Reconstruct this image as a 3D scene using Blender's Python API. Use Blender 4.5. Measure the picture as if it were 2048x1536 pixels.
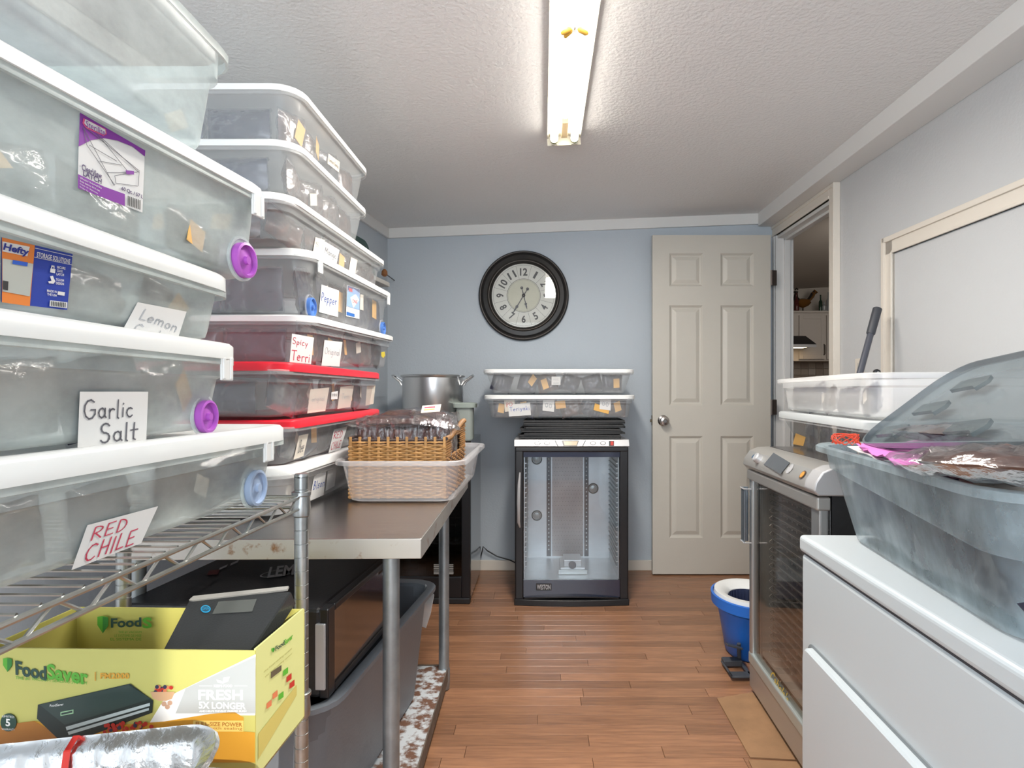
import bpy, bmesh, math, random
from mathutils import Vector, Matrix, noise
random.seed(7)
R = math.radians; PI = math.pi
for o in list(bpy.data.objects): bpy.data.objects.remove(o)
scene = bpy.context.scene
COL = scene.collection
# ---------------------------------------------------------------- camera (real one-point view, shift lens)
CAMH = 1.09; FPX = 1200.0; CX = 1086.0; CY = 785.0
cam = bpy.data.cameras.new('camera'); camo = bpy.data.objects.new('camera', cam); COL.objects.link(camo)
cam.sensor_width = 36; cam.lens = 36*FPX/2048; cam.shift_x = -(CX-1024)/2048; cam.shift_y = (CY-768)/2048
cam.clip_start = 0.02; camo.location = (0, 0, CAMH); camo.rotation_euler = (R(90), 0, 0)
scene.camera = camo
# ---------------------------------------------------------------- light
w = bpy.data.worlds.new('world'); scene.world = w; w.use_nodes = True
wn = w.node_tree.nodes; bg = wn['Background']; bg.inputs[0].default_value = (.75, .87, 1, 1); bg.inputs[1].default_value = 1.0
def light(kind, name, loc, energy, color, size=None, size_y=None, direction=None):
    l = bpy.data.lights.new(name, kind); l.energy = energy; l.color = color
    o = bpy.data.objects.new(name, l); COL.objects.link(o); o.location = loc
    if kind == 'AREA':
        l.shape = 'RECTANGLE'; l.size = size; l.size_y = size_y or size
    if direction: o.rotation_euler = Vector(direction).to_track_quat('-Z', 'Y').to_euler()
    return o
SUNDIR = Vector((-.50, .76, -.36)).normalized()
s = light('SUN', 'sun', (2, -3, 3), 3.4, (1, .95, .86), direction=SUNDIR); s.data.angle = R(.6)
light('AREA', 'window_daylight', (-.35, -1.24, 1.40), 64, (.86, .94, 1), 1.9, 1.3, (0, 1, -.03))
light('AREA', 'fixture_light', (.09, 1.80, 2.045), 34, (1, .95, .88), .12, 1.15, (0, 0, -1))
light('AREA', 'kitchen_fill', (2.9, 4.4, 2.0), 12, (1, .93, .85), 1.0, 1.0, (0.2, .9, -.3))  # fill lamp added inside the kitchen shell, which has no window
scene.view_settings.view_transform = 'Standard'; scene.view_settings.look = 'None'
scene.view_settings.gamma = 1; scene.view_settings.use_curve_mapping = False
scene.view_settings.exposure = 0.0
try:
    scene.cycles.transparent_max_bounces = 24; scene.cycles.max_bounces = 10; scene.cycles.diffuse_bounces = 5
except Exception: pass
# ---------------------------------------------------------------- helpers
def W(px, py, Y): return Vector(((px-CX)/FPX*Y, Y, CAMH-(py-CY)/FPX*Y))
def ray(px, py): return Vector(((px-CX)/FPX, 1, -(py-CY)/FPX))
CAMP = Vector((0, 0, CAMH))
def hit(px, py, plane):
    p, n = plane; d = ray(px, py); t = (p-CAMP).dot(n)/d.dot(n); return CAMP+d*t
MATS = {}
def mat(name, col, rough=.5, metal=0, alpha=1, bump=None, vary=None, emis=None, coat=0, spec=None, trans=0, objrand=0, col2=None, stretch=(1,1,1), wear=None):
    if name in MATS: return MATS[name]
    m = bpy.data.materials.new(name); m.use_nodes = True; nt = m.node_tree; b = nt.nodes['Principled BSDF']
    b.inputs['Base Color'].default_value = (*col, 1); b.inputs['Roughness'].default_value = rough
    b.inputs['Metallic'].default_value = metal; b.inputs['Alpha'].default_value = alpha
    b.inputs['Coat Weight'].default_value = coat; b.inputs['Coat Roughness'].default_value = .08
    b.inputs['Transmission Weight'].default_value = trans
    if spec is not None: b.inputs['Specular IOR Level'].default_value = spec
    if emis: b.inputs['Emission Color'].default_value = (*emis[0], 1); b.inputs['Emission Strength'].default_value = emis[1]
    N = nt.nodes.new; Lk = nt.links.new
    tc = N('ShaderNodeTexCoord'); mp = N('ShaderNodeMapping'); mp.inputs['Scale'].default_value = stretch
    Lk(tc.outputs['Object'], mp.inputs[0])
    if objrand:
        oi = N('ShaderNodeObjectInfo'); cb = N('ShaderNodeCombineXYZ'); mu = N('ShaderNodeMath'); mu.operation = 'MULTIPLY'; mu.inputs[1].default_value = 37
        Lk(oi.outputs['Random'], mu.inputs[0]); Lk(mu.outputs[0], cb.inputs[0]); Lk(mu.outputs[0], cb.inputs[1]); Lk(cb.outputs[0], mp.inputs['Location'])
    last = None
    if vary:
        n = N('ShaderNodeTexNoise'); n.inputs['Scale'].default_value = vary[0]; n.inputs['Detail'].default_value = 6; n.inputs['Roughness'].default_value = .6
        Lk(mp.outputs[0], n.inputs['Vector'])
        r = N('ShaderNodeValToRGB'); r.color_ramp.elements[0].position = vary[2] if len(vary) > 2 else .3; r.color_ramp.elements[1].position = vary[3] if len(vary) > 3 else .7
        c2 = col2 or tuple(c*(1-vary[1]) for c in col)
        r.color_ramp.elements[0].color = (*c2, 1); r.color_ramp.elements[1].color = (*col, 1)
        Lk(n.outputs[0], r.inputs[0]); last = r.outputs[0]
    if objrand:
        hs = N('ShaderNodeHueSaturation'); mr = N('ShaderNodeMapRange'); mr.inputs[3].default_value = 1-objrand; mr.inputs[4].default_value = 1+objrand
        Lk(oi.outputs['Random'], mr.inputs[0]); Lk(mr.outputs[0], hs.inputs['Value'])
        if last: Lk(last, hs.inputs['Color'])
        else: hs.inputs['Color'].default_value = (*col, 1)
        last = hs.outputs[0]
    if last: Lk(last, b.inputs['Base Color'])
    if bump:
        n2 = N('ShaderNodeTexNoise'); n2.inputs['Scale'].default_value = bump[0]; n2.inputs['Detail'].default_value = bump[2] if len(bump) > 2 else 3
        Lk(mp.outputs[0], n2.inputs['Vector'])
        bp = N('ShaderNodeBump'); bp.inputs['Strength'].default_value = bump[1]; bp.inputs['Distance'].default_value = .004
        Lk(n2.outputs[0], bp.inputs['Height']); Lk(bp.outputs[0], b.inputs['Normal'])
    MATS[name] = m; return m
def xf(M, v): return M @ Vector(v)
ROOTM = {}
def clear(name, tint, f0, f1, rough, bump=None):   # see-through film or glass: transparent with a facing-dependent gloss
    m = bpy.data.materials.new(name); m.use_nodes = True; nt = m.node_tree; nt.nodes.clear(); N = nt.nodes.new; Lk = nt.links.new
    out = N('ShaderNodeOutputMaterial'); mx = N('ShaderNodeMixShader'); tr = N('ShaderNodeBsdfTransparent'); gl = N('ShaderNodeBsdfGlossy')
    tr.inputs[0].default_value = (*tint, 1); gl.inputs[0].default_value = (.95, .95, .95, 1); gl.inputs['Roughness'].default_value = rough
    lw = N('ShaderNodeLayerWeight'); lw.inputs[0].default_value = .35; mr = N('ShaderNodeMapRange'); mr.inputs[3].default_value = f0; mr.inputs[4].default_value = f1
    Lk(lw.outputs['Fresnel'], mr.inputs[0]); Lk(mr.outputs[0], mx.inputs[0]); Lk(tr.outputs[0], mx.inputs[1]); Lk(gl.outputs[0], mx.inputs[2]); Lk(mx.outputs[0], out.inputs[0])
    if bump:
        n = N('ShaderNodeTexNoise'); n.inputs['Scale'].default_value = bump[0]; n.inputs['Detail'].default_value = 4
        tc = N('ShaderNodeTexCoord'); Lk(tc.outputs['Object'], n.inputs['Vector'])
        b = N('ShaderNodeBump'); b.inputs['Strength'].default_value = bump[1]; b.inputs['Distance'].default_value = .006
        Lk(n.outputs[0], b.inputs['Height']); Lk(b.outputs[0], gl.inputs['Normal']); Lk(b.outputs[0], lw.inputs['Normal'])
    MATS[name] = m; return m
class MB:
    def __init__(s): s.v = []; s.f = []
    def add(s, vs, fs):
        o = len(s.v); s.v += [Vector(a) for a in vs]; s.f += [tuple(i+o for i in f) for f in fs]; return s
    def box(s, x0, x1, y0, y1, z0, z1, M=None):
        vs = [Vector(a) for a in ((x0,y0,z0),(x1,y0,z0),(x1,y1,z0),(x0,y1,z0),(x0,y0,z1),(x1,y0,z1),(x1,y1,z1),(x0,y1,z1))]
        if M: vs = [M @ a for a in vs]
        return s.add(vs, [(0,3,2,1),(4,5,6,7),(0,1,5,4),(1,2,6,5),(2,3,7,6),(3,0,4,7)])
    def loft(s, loops, cap0=True, cap1=True, closed=True):
        n = len(loops[0]); o = len(s.v)
        for l in loops: s.v += [Vector(a) for a in l]
        for k in range(len(loops)-1):
            for i in range(n if closed else n-1):
                j = (i+1) % n; a = o+k*n; b = a+n
                s.f.append((a+i, a+j, b+j, b+i))
        if cap0: s.f.append(tuple(o+i for i in reversed(range(n))))
        if cap1: s.f.append(tuple(o+(len(loops)-1)*n+i for i in range(n)))
        return s
    def tube(s, pts, r, n=8, closed=False, caps=True):
        pts = [Vector(p) for p in pts]; loops = []; m = len(pts)
        rs = r if isinstance(r, (list, tuple)) else [r]*m
        up = None
        for i, p in enumerate(pts):
            if closed: t = pts[(i+1) % m]-pts[i-1]
            else: t = pts[min(i+1, m-1)]-pts[max(i-1, 0)]
            if t.length < 1e-9: t = Vector((0,0,1))
            t.normalize()
            if up is None: up = t.orthogonal().normalized()
            u = (up-t*up.dot(t)); u = u.normalized() if u.length > 1e-6 else t.orthogonal().normalized(); up = u; v = t.cross(u)
            loops.append([p+(u*math.cos(2*PI*k/n)+v*math.sin(2*PI*k/n))*rs[i] for k in range(n)])
        if closed: loops.append(loops[0]); return s.loft(loops, False, False)
        return s.loft(loops, caps, caps)
    def lathe(s, prof, c=(0,0,0), n=32, axis='z', cap0=True, cap1=True, sx=1, sy=1):
        loops = []
        for r, h in prof:
            l = []
            for k in range(n):
                a = 2*PI*k/n; x = r*math.cos(a)*sx; y = r*math.sin(a)*sy
                p = (x, y, h) if axis == 'z' else ((x, -h, y) if axis == 'y' else (h, x, y))
                l.append(Vector(p)+Vector(c))
            loops.append(l)
        return s.loft(loops, cap0, cap1)
    def build(s, name, m, parent=None, smooth=True, bevel=0, mesh_only=False, ang=40, seg=2):
        me = bpy.data.meshes.new(name); me.from_pydata([tuple(a) for a in s.v], [], s.f); me.update()
        bm = bmesh.new(); bm.from_mesh(me); bmesh.ops.recalc_face_normals(bm, faces=bm.faces); bm.to_mesh(me); bm.free()
        if m: me.materials.append(m)
        if smooth:
            me.polygons.foreach_set('use_smooth', [True]*len(me.polygons)); me.set_sharp_from_angle(angle=R(ang))
        if mesh_only: return me
        return link(name, me, parent, bevel, seg)
def link(name, me, parent=None, bevel=0, seg=2):
    o = bpy.data.objects.new(name, me); COL.objects.link(o)
    if parent: o.parent = parent
    ROOTM[o.name] = ROOTM.get(parent.name, Matrix.Identity(4)) if parent else Matrix.Identity(4)
    if bevel:
        b = o.modifiers.new('bevel', 'BEVEL'); b.width = bevel; b.segments = seg; b.limit_method = 'ANGLE'; b.angle_limit = R(35)
    return o
def tag(o, label=None, cat=None, group=None, kind=None):
    if label: o['label'] = label
    if cat: o['category'] = cat
    if group: o['group'] = group
    if kind: o['kind'] = kind
    return o
def empty(name, M, label=None, cat=None, group=None, kind=None):
    o = bpy.data.objects.new(name, None); COL.objects.link(o); o.empty_display_size = .05
    if not isinstance(M, Matrix): M = Matrix.Translation(Vector(M))
    o.matrix_world = M
    ROOTM[o.name] = M.copy()
    return tag(o, label, cat, group, kind)
def frame(pos, base=0, yaw=0, pitch=0, roll=0):
    return Matrix.Translation(Vector(pos)) @ Matrix.Rotation(R(base+yaw), 4, 'Z') @ Matrix.Rotation(-R(pitch), 4, 'Y') @ Matrix.Rotation(R(roll), 4, 'X')
def rr(x0, x1, y0, y1, r, z, n=5):
    out = []
    for cx, cy, a0 in ((x1-r, y0+r, -90), (x1-r, y1-r, 0), (x0+r, y1-r, 90), (x0+r, y0+r, 180)):
        for k in range(n+1):
            a = R(a0+90*k/n); out.append(Vector((cx+r*math.cos(a), cy+r*math.sin(a), z)))
    return out
# ---- print on planes (flat print: lettering, labels)
def wplane(M, p, q, s):  # plane through three local points of frame M
    a, b, c = xf(M, p), xf(M, q), xf(M, s); n = (b-a).cross(c-a).normalized()
    if n.dot(CAMP-a) < 0: n = -n
    return (a, n)
def poly_px(name, plane, pts, m, parent=None, off=.001, thick=0, label=None):
    n = plane[1]; P = [hit(x, y, plane)+n*off for x, y in pts]
    I = ROOTM[parent.name].inverted() if parent and parent.name in ROOTM else Matrix.Identity(4)
    mb = MB()
    k = len(P)
    if thick:
        mb.loft([[I @ (p-n*thick) for p in P], [I @ p for p in P]])
    else: mb.add([I @ p for p in P], [tuple(range(k))])
    o = mb.build(name, m, parent, smooth=False)
    if label: o['label'] = label
    return o
TCACHE = {}
def font2d(body, bold=0.0, shear=0.0, spacing=1.0):
    key = (body, bold, shear, spacing)
    if key in TCACHE: return TCACHE[key]
    cu = bpy.data.curves.new('t', 'FONT'); cu.body = body; cu.size = 1; cu.offset = bold; cu.shear = shear; cu.resolution_u = 3; cu.space_character = spacing
    cu.align_x = 'CENTER'
    ob = bpy.data.objects.new('t', cu); COL.objects.link(ob)
    dg = bpy.context.evaluated_depsgraph_get()
    me = bpy.data.meshes.new_from_object(ob.evaluated_get(dg))
    vs = [(v.co.x, v.co.y) for v in me.vertices]; fs = [tuple(p.vertices) for p in me.polygons]
    bpy.data.objects.remove(ob); bpy.data.curves.remove(cu); bpy.data.meshes.remove(me)
    x0 = min(v[0] for v in vs); x1 = max(v[0] for v in vs); y0 = min(v[1] for v in vs); y1 = max(v[1] for v in vs)
    vs = [((x-x0)/(x1-x0), (y-y0)/(y1-y0)) for x, y in vs]
    TCACHE[key] = (vs, fs, (x1-x0)/(y1-y0)); return TCACHE[key]
def arc(cx, cy, rx, ry, a0, a1, n=8): return [(cx+rx*math.cos(R(a0+(a1-a0)*k/n)), cy+ry*math.sin(R(a0+(a1-a0)*k/n))) for k in range(n+1)]
G = {  # hand-drawn strokes: width, polylines
 'G': (.75, [arc(.38,.5,.34,.48,50,330), [(.68,.26),(.68,.48),(.42,.48)]]),
 'a': (.55, [arc(.25,.26,.2,.25,40,400), [(.44,.5),(.44,.1),(.52,.02)]]),
 'r': (.42, [[(.08,.5),(.1,0)], arc(.28,.3,.18,.2,170,50,5)]),
 'l': (.25, [[(.1,.98),(.1,.05),(.18,0)]]),
 'i': (.22, [[(.1,.5),(.1,.02)], [(.1,.7),(.12,.74)]]),
 'c': (.5, [arc(.27,.26,.22,.25,50,320)]),
 'S': (.6, [arc(.3,.74,.22,.24,30,250,7)+arc(.28,.26,.24,.25,80,-150,7)]),
 's': (.45, [arc(.22,.38,.16,.13,30,250,6)+arc(.2,.13,.17,.13,80,-150,6)]),
 't': (.42, [[(.2,.95),(.18,.08),(.3,.02)], [(.0,.55),(.42,.58)]]),
 'L': (.5, [[(.08,.98),(.06,.02),(.45,.04)]]),
 'e': (.52, [[(.06,.28),(.44,.3)]+arc(.25,.27,.2,.24,10,310,9)]),
 'm': (.8, [[(.06,.5),(.06,0)], arc(.22,.3,.15,.2,170,0,5)+[(.37,0)], arc(.53,.3,.15,.2,170,0,5)+[(.7,0)]]),
 'o': (.52, [arc(.25,.26,.2,.24,90,450)]),
 'n': (.52, [[(.06,.5),(.06,0)], arc(.25,.3,.18,.2,170,0,5)+[(.44,0)]]),
 'R': (.66, [[(.1,0),(.1,.96)], arc(.15,.72,.4,.24,90,-90,7), [(.2,.48),(.6,0)]]),
 'E': (.58, [[(.5,.96),(.08,.95),(.08,.02),(.52,.03)], [(.08,.5),(.42,.5)]]),
 'D': (.66, [[(.1,0),(.1,.96)], arc(.1,.48,.48,.48,90,-90,9)]),
 'C': (.62, [arc(.34,.5,.3,.46,50,315)]),
 'h': (.52, [[(.08,.98),(.08,0)], arc(.25,.3,.18,.2,170,0,5)+[(.44,0)]]),
 'H': (.6, [[(.08,.98),(.08,0)], [(.5,.98),(.5,0)], [(.08,.5),(.5,.5)]]),
 'I': (.22, [[(.1,.96),(.1,0)]]),
 'M': (.85, [[(.06,0),(.12,.96),(.4,.3),(.68,.96),(.76,0)]]),
 'g': (.52, [arc(.25,.28,.19,.22,40,400), [(.44,.5),(.44,-.2)]+arc(.27,-.2,.17,.14,0,-150,5)]),
 'P': (.58, [[(.1,0),(.1,.96)], arc(.12,.7,.4,.26,95,-90,7)]),
 'p': (.54, [[(.08,.5),(.08,-.35)], arc(.26,.27,.19,.23,150,-150,8)]),
 'y': (.5, [[(.04,.5),(.24,.08)], [(.46,.5),(.14,-.35)]]),
 'T': (.62, [[(.0,.94),(.62,.96)], [(.3,.95),(.3,0)]]),
 'k': (.48, [[(.08,.98),(.08,0)], [(.42,.5),(.1,.22),(.46,0)]]),
 'O': (.75, [arc(.36,.5,.32,.46,90,450,12)]),
 'B': (.6, [[(.1,0),(.1,.96)], arc(.1,.73,.32,.23,90,-90,6), arc(.1,.25,.4,.25,90,-90,6)]),
 '1': (.25, [[(.02,.8),(.12,.96),(.12,0)]]), ' ': (.3, [])}
def hand2d(body, wt=.045, jit=.02):
    rnd = random.Random(sum(map(ord, body))); x = 0; V = []; F = []
    for ch in body:
        wd, st = G.get(ch, (.3, []))
        dy = rnd.uniform(-jit, jit)*2
        for pl in st:
            pts = [(x+a, b+dy) for a, b in pl]
            for (ax, ay), (bx, by) in zip(pts, pts[1:]):
                dx, dyy = bx-ax, by-ay; l = math.hypot(dx, dyy) or 1; nx, ny = -dyy/l*wt/2, dx/l*wt/2; ex, ey = dx/l*wt*.35, dyy/l*wt*.35
                k = len(V); V += [(ax+nx-ex, ay+ny-ey), (bx+nx+ex, by+ny+ey), (bx-nx+ex, by-ny+ey), (ax-nx-ex, ay-ny-ey)]; F.append((k, k+3, k+2, k+1))
        x += wd+.1
    x0 = min(v[0] for v in V); x1 = max(v[0] for v in V); y0 = min(v[1] for v in V); y1 = max(v[1] for v in V)
    return [((a-x0)/(x1-x0), (b-y0)/(y1-y0)) for a, b in V], F, (x1-x0)/(y1-y0)
def print_on(name, O, U, Vv, g, m, parent, n=None, off=.0006):
    n = n or U.cross(Vv).normalized()
    I = ROOTM[parent.name].inverted() if parent and parent.name in ROOTM else Matrix.Identity(4)
    mb = MB().add([I @ (O+U*a+Vv*b+n*off) for a, b in g[0]], g[1])
    me = bpy.data.meshes.new(name); me.from_pydata([tuple(a) for a in mb.v], [], mb.f); me.materials.append(m); me.update()
    return link(name, me, parent)
def text_px(body, plane, TL, TR, BL, m, parent, off=.0016, hand=False, name='lettering', **k):
    n = plane[1]; a, b, c = hit(*TL, plane), hit(*TR, plane), hit(*BL, plane)
    g = hand2d(body, **k) if hand else font2d(body, **k)
    return print_on(name, c+n*off, b-a, a-c, g, m, parent, n, 0)
def disc(name, c, n, r, m, parent, k=24, off=0, ry=None):
    n = Vector(n).normalized(); u = n.orthogonal().normalized(); v = n.cross(u)
    if abs(n.z) < .9: v = Vector((0,0,1)); u = v.cross(n).normalized(); v = n.cross(u)
    I = ROOTM[parent.name].inverted() if parent and parent.name in ROOTM else Matrix.Identity(4)
    return MB().add([I @ (Vector(c)+n*off+u*math.cos(2*PI*i/k)*r+v*math.sin(2*PI*i/k)*(ry or r)) for i in range(k)], [tuple(range(k))]).build(name, m, parent, smooth=False)
# ---------------------------------------------------------------- materials
WALL = mat('wall_paint', (.50, .55, .60), .7, bump=(90, .25), vary=(1.2, .06))
WALLR = mat('wall_paint_right', (.56, .565, .57), .7, bump=(90, .2), vary=(1.2, .05))
CEIL = mat('ceiling_texture', (.78, .775, .77), .85, bump=(75, .9, 5))
TRIM = mat('trim_paint', (.74, .73, .71), .5, bump=(60, .1))
TRIMW = mat('cream_trim', (.72, .66, .58), .45)
CREAM = mat('cream_door_paint', (.60, .565, .50), .45, bump=(140, .08), vary=(2.0, .06))
WOOD = mat('laminate_wood', (.385, .19, .10), .30, vary=(8, .5, .28, .68), stretch=(.9, 11, 1), objrand=.22, col2=(.21, .10, .055), bump=(60, .05))
SUB = mat('floor_joint', (.10, .05, .03), .8)
CHROME = mat('zinc_wire', (.62, .64, .62), .28, 1, vary=(30, .25))
POST = mat('galvanised_post', (.55, .57, .57), .35, 1, vary=(25, .3))
GALV = mat('galvanised_leg', (.42, .46, .48), .45, .8, vary=(18, .3))
STEEL = mat('stainless_top', (.52, .50, .49), .25, 1, vary=(6, .12), stretch=(1, 12, 1), bump=(60, .06))
STEELRUST = mat('stainless_edge', (.55, .52, .48), .4, .8, vary=(26, .5, .30, .42), col2=(.30, .15, .07))
ALU = mat('aluminium', (.78, .78, .78), .28, 1)
SILVER = mat('silver_plastic', (.52, .51, .49), .35, .7)
SILVERL = mat('silver_light', (.52, .52, .53), .4, .4)
BLACK = mat('black_enamel', (.012, .012, .014), .3)
BLACKP = mat('black_plastic', (.02, .02, .022), .38, bump=(200, .1), vary=(40, .3))
DGREY = mat('dark_grey_plastic', (.06, .065, .075), .45)
WHITE = mat('white_enamel', (.53, .575, .60), .28)
WHITEP = mat('white_plastic', (.82, .83, .82), .4)
FROST = mat('frosted_plastic', (.78, .87, .85), .28, alpha=.52, bump=(35, .08), vary=(7, .40, .32, .62), stretch=(1, 1, 1.6))
FROSTD = mat('milky_clear_plastic', (.72, .74, .75), .22, alpha=.27, bump=(35, .08), vary=(5, .1))
FROSTL = mat('milky_plastic', (.84, .84, .83), .3, alpha=.46, bump=(35, .05))
FROSTB = mat('bluish_plastic', (.58, .72, .78), .28, alpha=.42, bump=(30, .1), vary=(9, .62, .36, .66), stretch=(1.2, 1.2, .6))
LIDW = mat('white_lid_plastic', (.86, .87, .86), .4, alpha=.95)
LIDC = mat('clear_lid_plastic', (.86, .88, .87), .3, alpha=.80)
LIDG = mat('grey_lid_plastic', (.50, .53, .54), .3, alpha=.88)
RED = mat('red_lid_plastic', (.72, .012, .03), .35)
PURPLE = mat('purple_wheel', (.42, .10, .50), .35)
BLUEW = mat('blue_wheel', (.08, .20, .55), .35)
BLUEG = mat('greyblue_wheel', (.33, .42, .58), .35)
PAPER = mat('white_paper', (.70, .70, .69), .7)
PAPERC = mat('cream_paper', (.66, .61, .53), .7)
ORANGE = mat('orange_sticker', (.75, .43, .12), .6)
INK = mat('grey_ink', (.12, .12, .14), .7); INKB = mat('blue_ink', (.06, .12, .42), .7); INKR = mat('red_ink', (.55, .05, .10), .7); INKK = mat('black_ink', (.03, .03, .03), .7)
INKP = mat('pale_ink', (.42, .44, .47), .7)
MEAT = mat('dried_meat', (.13, .058, .042), .35, vary=(22, .7), col2=(.018, .010, .012), coat=.9, bump=(22, 1.0, 4), objrand=.35)
MEATB = mat('dried_meat_haze', (.055, .060, .095), .4, vary=(14, .6), col2=(.02, .02, .04), coat=.6, bump=(18, .8, 4), objrand=.35)  # bluish haze of the milky bins is put into the meat colour
FILM = clear('clear_film', (.93, .92, .93), .04, .45, .12, (30, 1.0)); FILM2 = clear('packet_film', (.90, .90, .92), .02, .22, .22, (24, .8))
GREEN = mat('dark_green_plastic', (.02, .075, .065), .4)
GLASSD = clear('smoked_glass', (.45, .43, .42), .05, .5, .03)
GLASSC = clear('clear_glass', (.93, .95, .97), .03, .5, .02)
GTOTE = mat('grey_tote', (.20, .22, .245), .45, bump=(120, .15))
WICK = mat('wicker', (.56, .30, .10), .5, vary=(30, .35), objrand=.15)
WICKD = mat('wicker_dark', (.06, .04, .035), .6)
BLUEB = mat('bucket_blue', (.02, .16, .62), .35)
CARD = mat('cardboard', (.36, .20, .10), .85, vary=(10, .25), bump=(60, .15))
def C(name, c, rough=.5): return mat(name, c, rough)
# ================================================================ STRUCTURE
YB = 3.685; XL = -.955; XR = 1.41; YF = -1.30
def xl(y): return XL-.125*(YB-y)
def xr(y): return XR+.03*(YB-y)
def zc(x): return 2.094+.0406*(x-XL)
def struct(o, kind='structure'): o['kind'] = kind; return o
# floor: sub slab + individual laminate strips running left to right
fl = struct(MB().box(-1.75, 1.75, YF-.1, YB+.12, -.06, -.006).build('floor', SUB, smooth=False))
rnd = random.Random(3)
def strip_mesh(L, d=.060, t=.006, g=.0006):
    b = .0007
    lo = [(g,g,0),(L-g,g,0),(L-g,d-g,0),(g,d-g,0)]; up = [(g,g,t-b),(L-g,g,t-b),(L-g,d-g,t-b),(g,d-g,t-b)]; top = [(g+b,g+b,t),(L-g-b,g+b,t),(L-g-b,d-g-b,t),(g+b,d-g-b,t)]
    return MB().loft([lo, up, top]).build('plank', WOOD, mesh_only=True, smooth=False)
SM = {L: strip_mesh(L) for L in (.45, .60, .75, .95)}
y = .95; row = 0
while y < YB-.003:
    x = -1.25-rnd.uniform(0, .5)
    while x < 1.5:
        L = rnd.choice([.45, .60, .75, .95])
        if x+L > xl(y) and x < 1.45:
            p = link('plank', SM[L], fl); p.location = (x, y, -.006)
        x += L
    y += .060; row += 1
near = MB().box(-1.7, 1.7, YF, .949, -.006, 0).build('laminate_near', WOOD, fl, smooth=False)
# ceiling
c = MB()
vs = []
for x in (-1.75, 1.75):
    for yy in (YF-.1, YB+.12): vs += [(x, yy, zc(x)), (x, yy, zc(x)+.1)]
c.add(vs, [(0,2,6,4),(1,5,7,3),(0,1,3,2),(4,6,7,5),(0,4,5,1),(2,3,7,6)])
struct(c.build('ceiling', CEIL, smooth=False))
# walls
struct(MB().box(-1.2, 1.50, YB, YB+.12, -.05, 2.35).build('wall_back', WALL, smooth=False))
def prism(pts, z0, z1): return MB().loft([[(x, y, z0) for x, y in pts], [(x, y, z1) for x, y in pts]])
struct(prism([(xl(YF), YF), (xl(YB), YB), (xl(YB)-.15, YB), (xl(YF)-.15, YF)], -.05, 2.35).build('wall_left', WALL, smooth=False))
D0, D1, DZ = 2.955, 3.650, 2.045      # doorway in the right wall
wr = MB()
for y0, y1, z0, z1 in ((YF, D0, -.05, 2.35), (D0, D1, DZ, 2.35), (D1, YB, -.05, 2.35)):
    q = prism([(xr(y0), y0), (xr(y1), y1), (xr(y1)+.095, y1), (xr(y0)+.095, y0)], z0, z1); wr.add(q.v, q.f)
struct(wr.build('wall_right', WALLR, smooth=False))
# front wall behind the camera with its big window
fw = MB()
for x0, x1, z0, z1 in ((-1.75, -1.35, -.05, 2.35), (-1.35, .65, -.05, .75), (-1.35, .65, 2.0, 2.35), (.65, .86, -.05, 2.35), (.86, 1.26, -.05, 1.20), (.86, 1.26, 2.02, 2.35), (1.26, 1.75, -.05, 2.35)):
    fw.box(x0, x1, YF-.12, YF, z0, z1)
struct(fw.build('wall_front', WALL, smooth=False))
for n, (x0, x1, z0, z1) in enumerate(((-1.35, .65, .75, 2.0), (.86, 1.26, 1.20, 2.02))):
    wd = empty('window_%d' % (n+1), ((x0+x1)/2, YF-.06, z0)); wd['kind'] = 'structure'
    f = MB(); hw = (x1-x0)/2; h = z1-z0
    f.box(-hw, -hw+.04, -.03, .03, 0, h).box(hw-.04, hw, -.03, .03, 0, h).box(-hw, hw, -.03, .03, 0, .04).box(-hw, hw, -.03, .03, h-.04, h)
    f.build('window_frame', WHITEP, wd, smooth=False)
# baseboards and ceiling trim
def strip_along(name, p0, p1, z0a, z1a, z0b, z1b, t, nrm, m):
    p0 = Vector((*p0, 0)); p1 = Vector((*p1, 0)); n = Vector((*nrm, 0))
    vs = []
    for p, a, b in ((p0, z0a, z1a), (p1, z0b, z1b)):
        for q, z in ((p, a), (p+n*t, a), (p+n*t, b), (p, b)): vs.append(Vector((q.x, q.y, z)))
    return struct(MB().add(vs, [(0,1,2,3),(7,6,5,4),(0,4,5,1),(1,5,6,2),(2,6,7,3),(3,7,4,0)]).build(name, m, smooth=False, bevel=.0025))
strip_along('baseboard_back', (XL, YB), (XR, YB), 0, .062, 0, .062, .012, (0, -1), TRIMW)
strip_along('baseboard_left', (xl(YF), YF), (XL, YB), 0, .062, 0, .062, .012, (1, 0), TRIMW)
strip_along('baseboard_right', (xr(YF), YF), (xr(D0-.07), D0-.07), 0, .062, 0, .062, .012, (-1, 0), TRIMW)
strip_along('trim_1', (XL, YB), (XR, YB), 2.034, zc(XL)+.004, 2.125, zc(XR)+.004, .016, (0, -1), TRIM)
strip_along('trim_2', (xl(YF), YF), (XL, YB), zc(xl(YF))-.065, zc(xl(YF)), 2.034, zc(XL), .016, (1, 0), TRIM)
bm_ = prism([(xr(YF), YF), (xr(YB), YB), (1.315, YB-.017), (1.345, YF)], 2.106, 2.19)
struct(bm_.build('trim_3', TRIM, smooth=False, bevel=.003))
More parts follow.
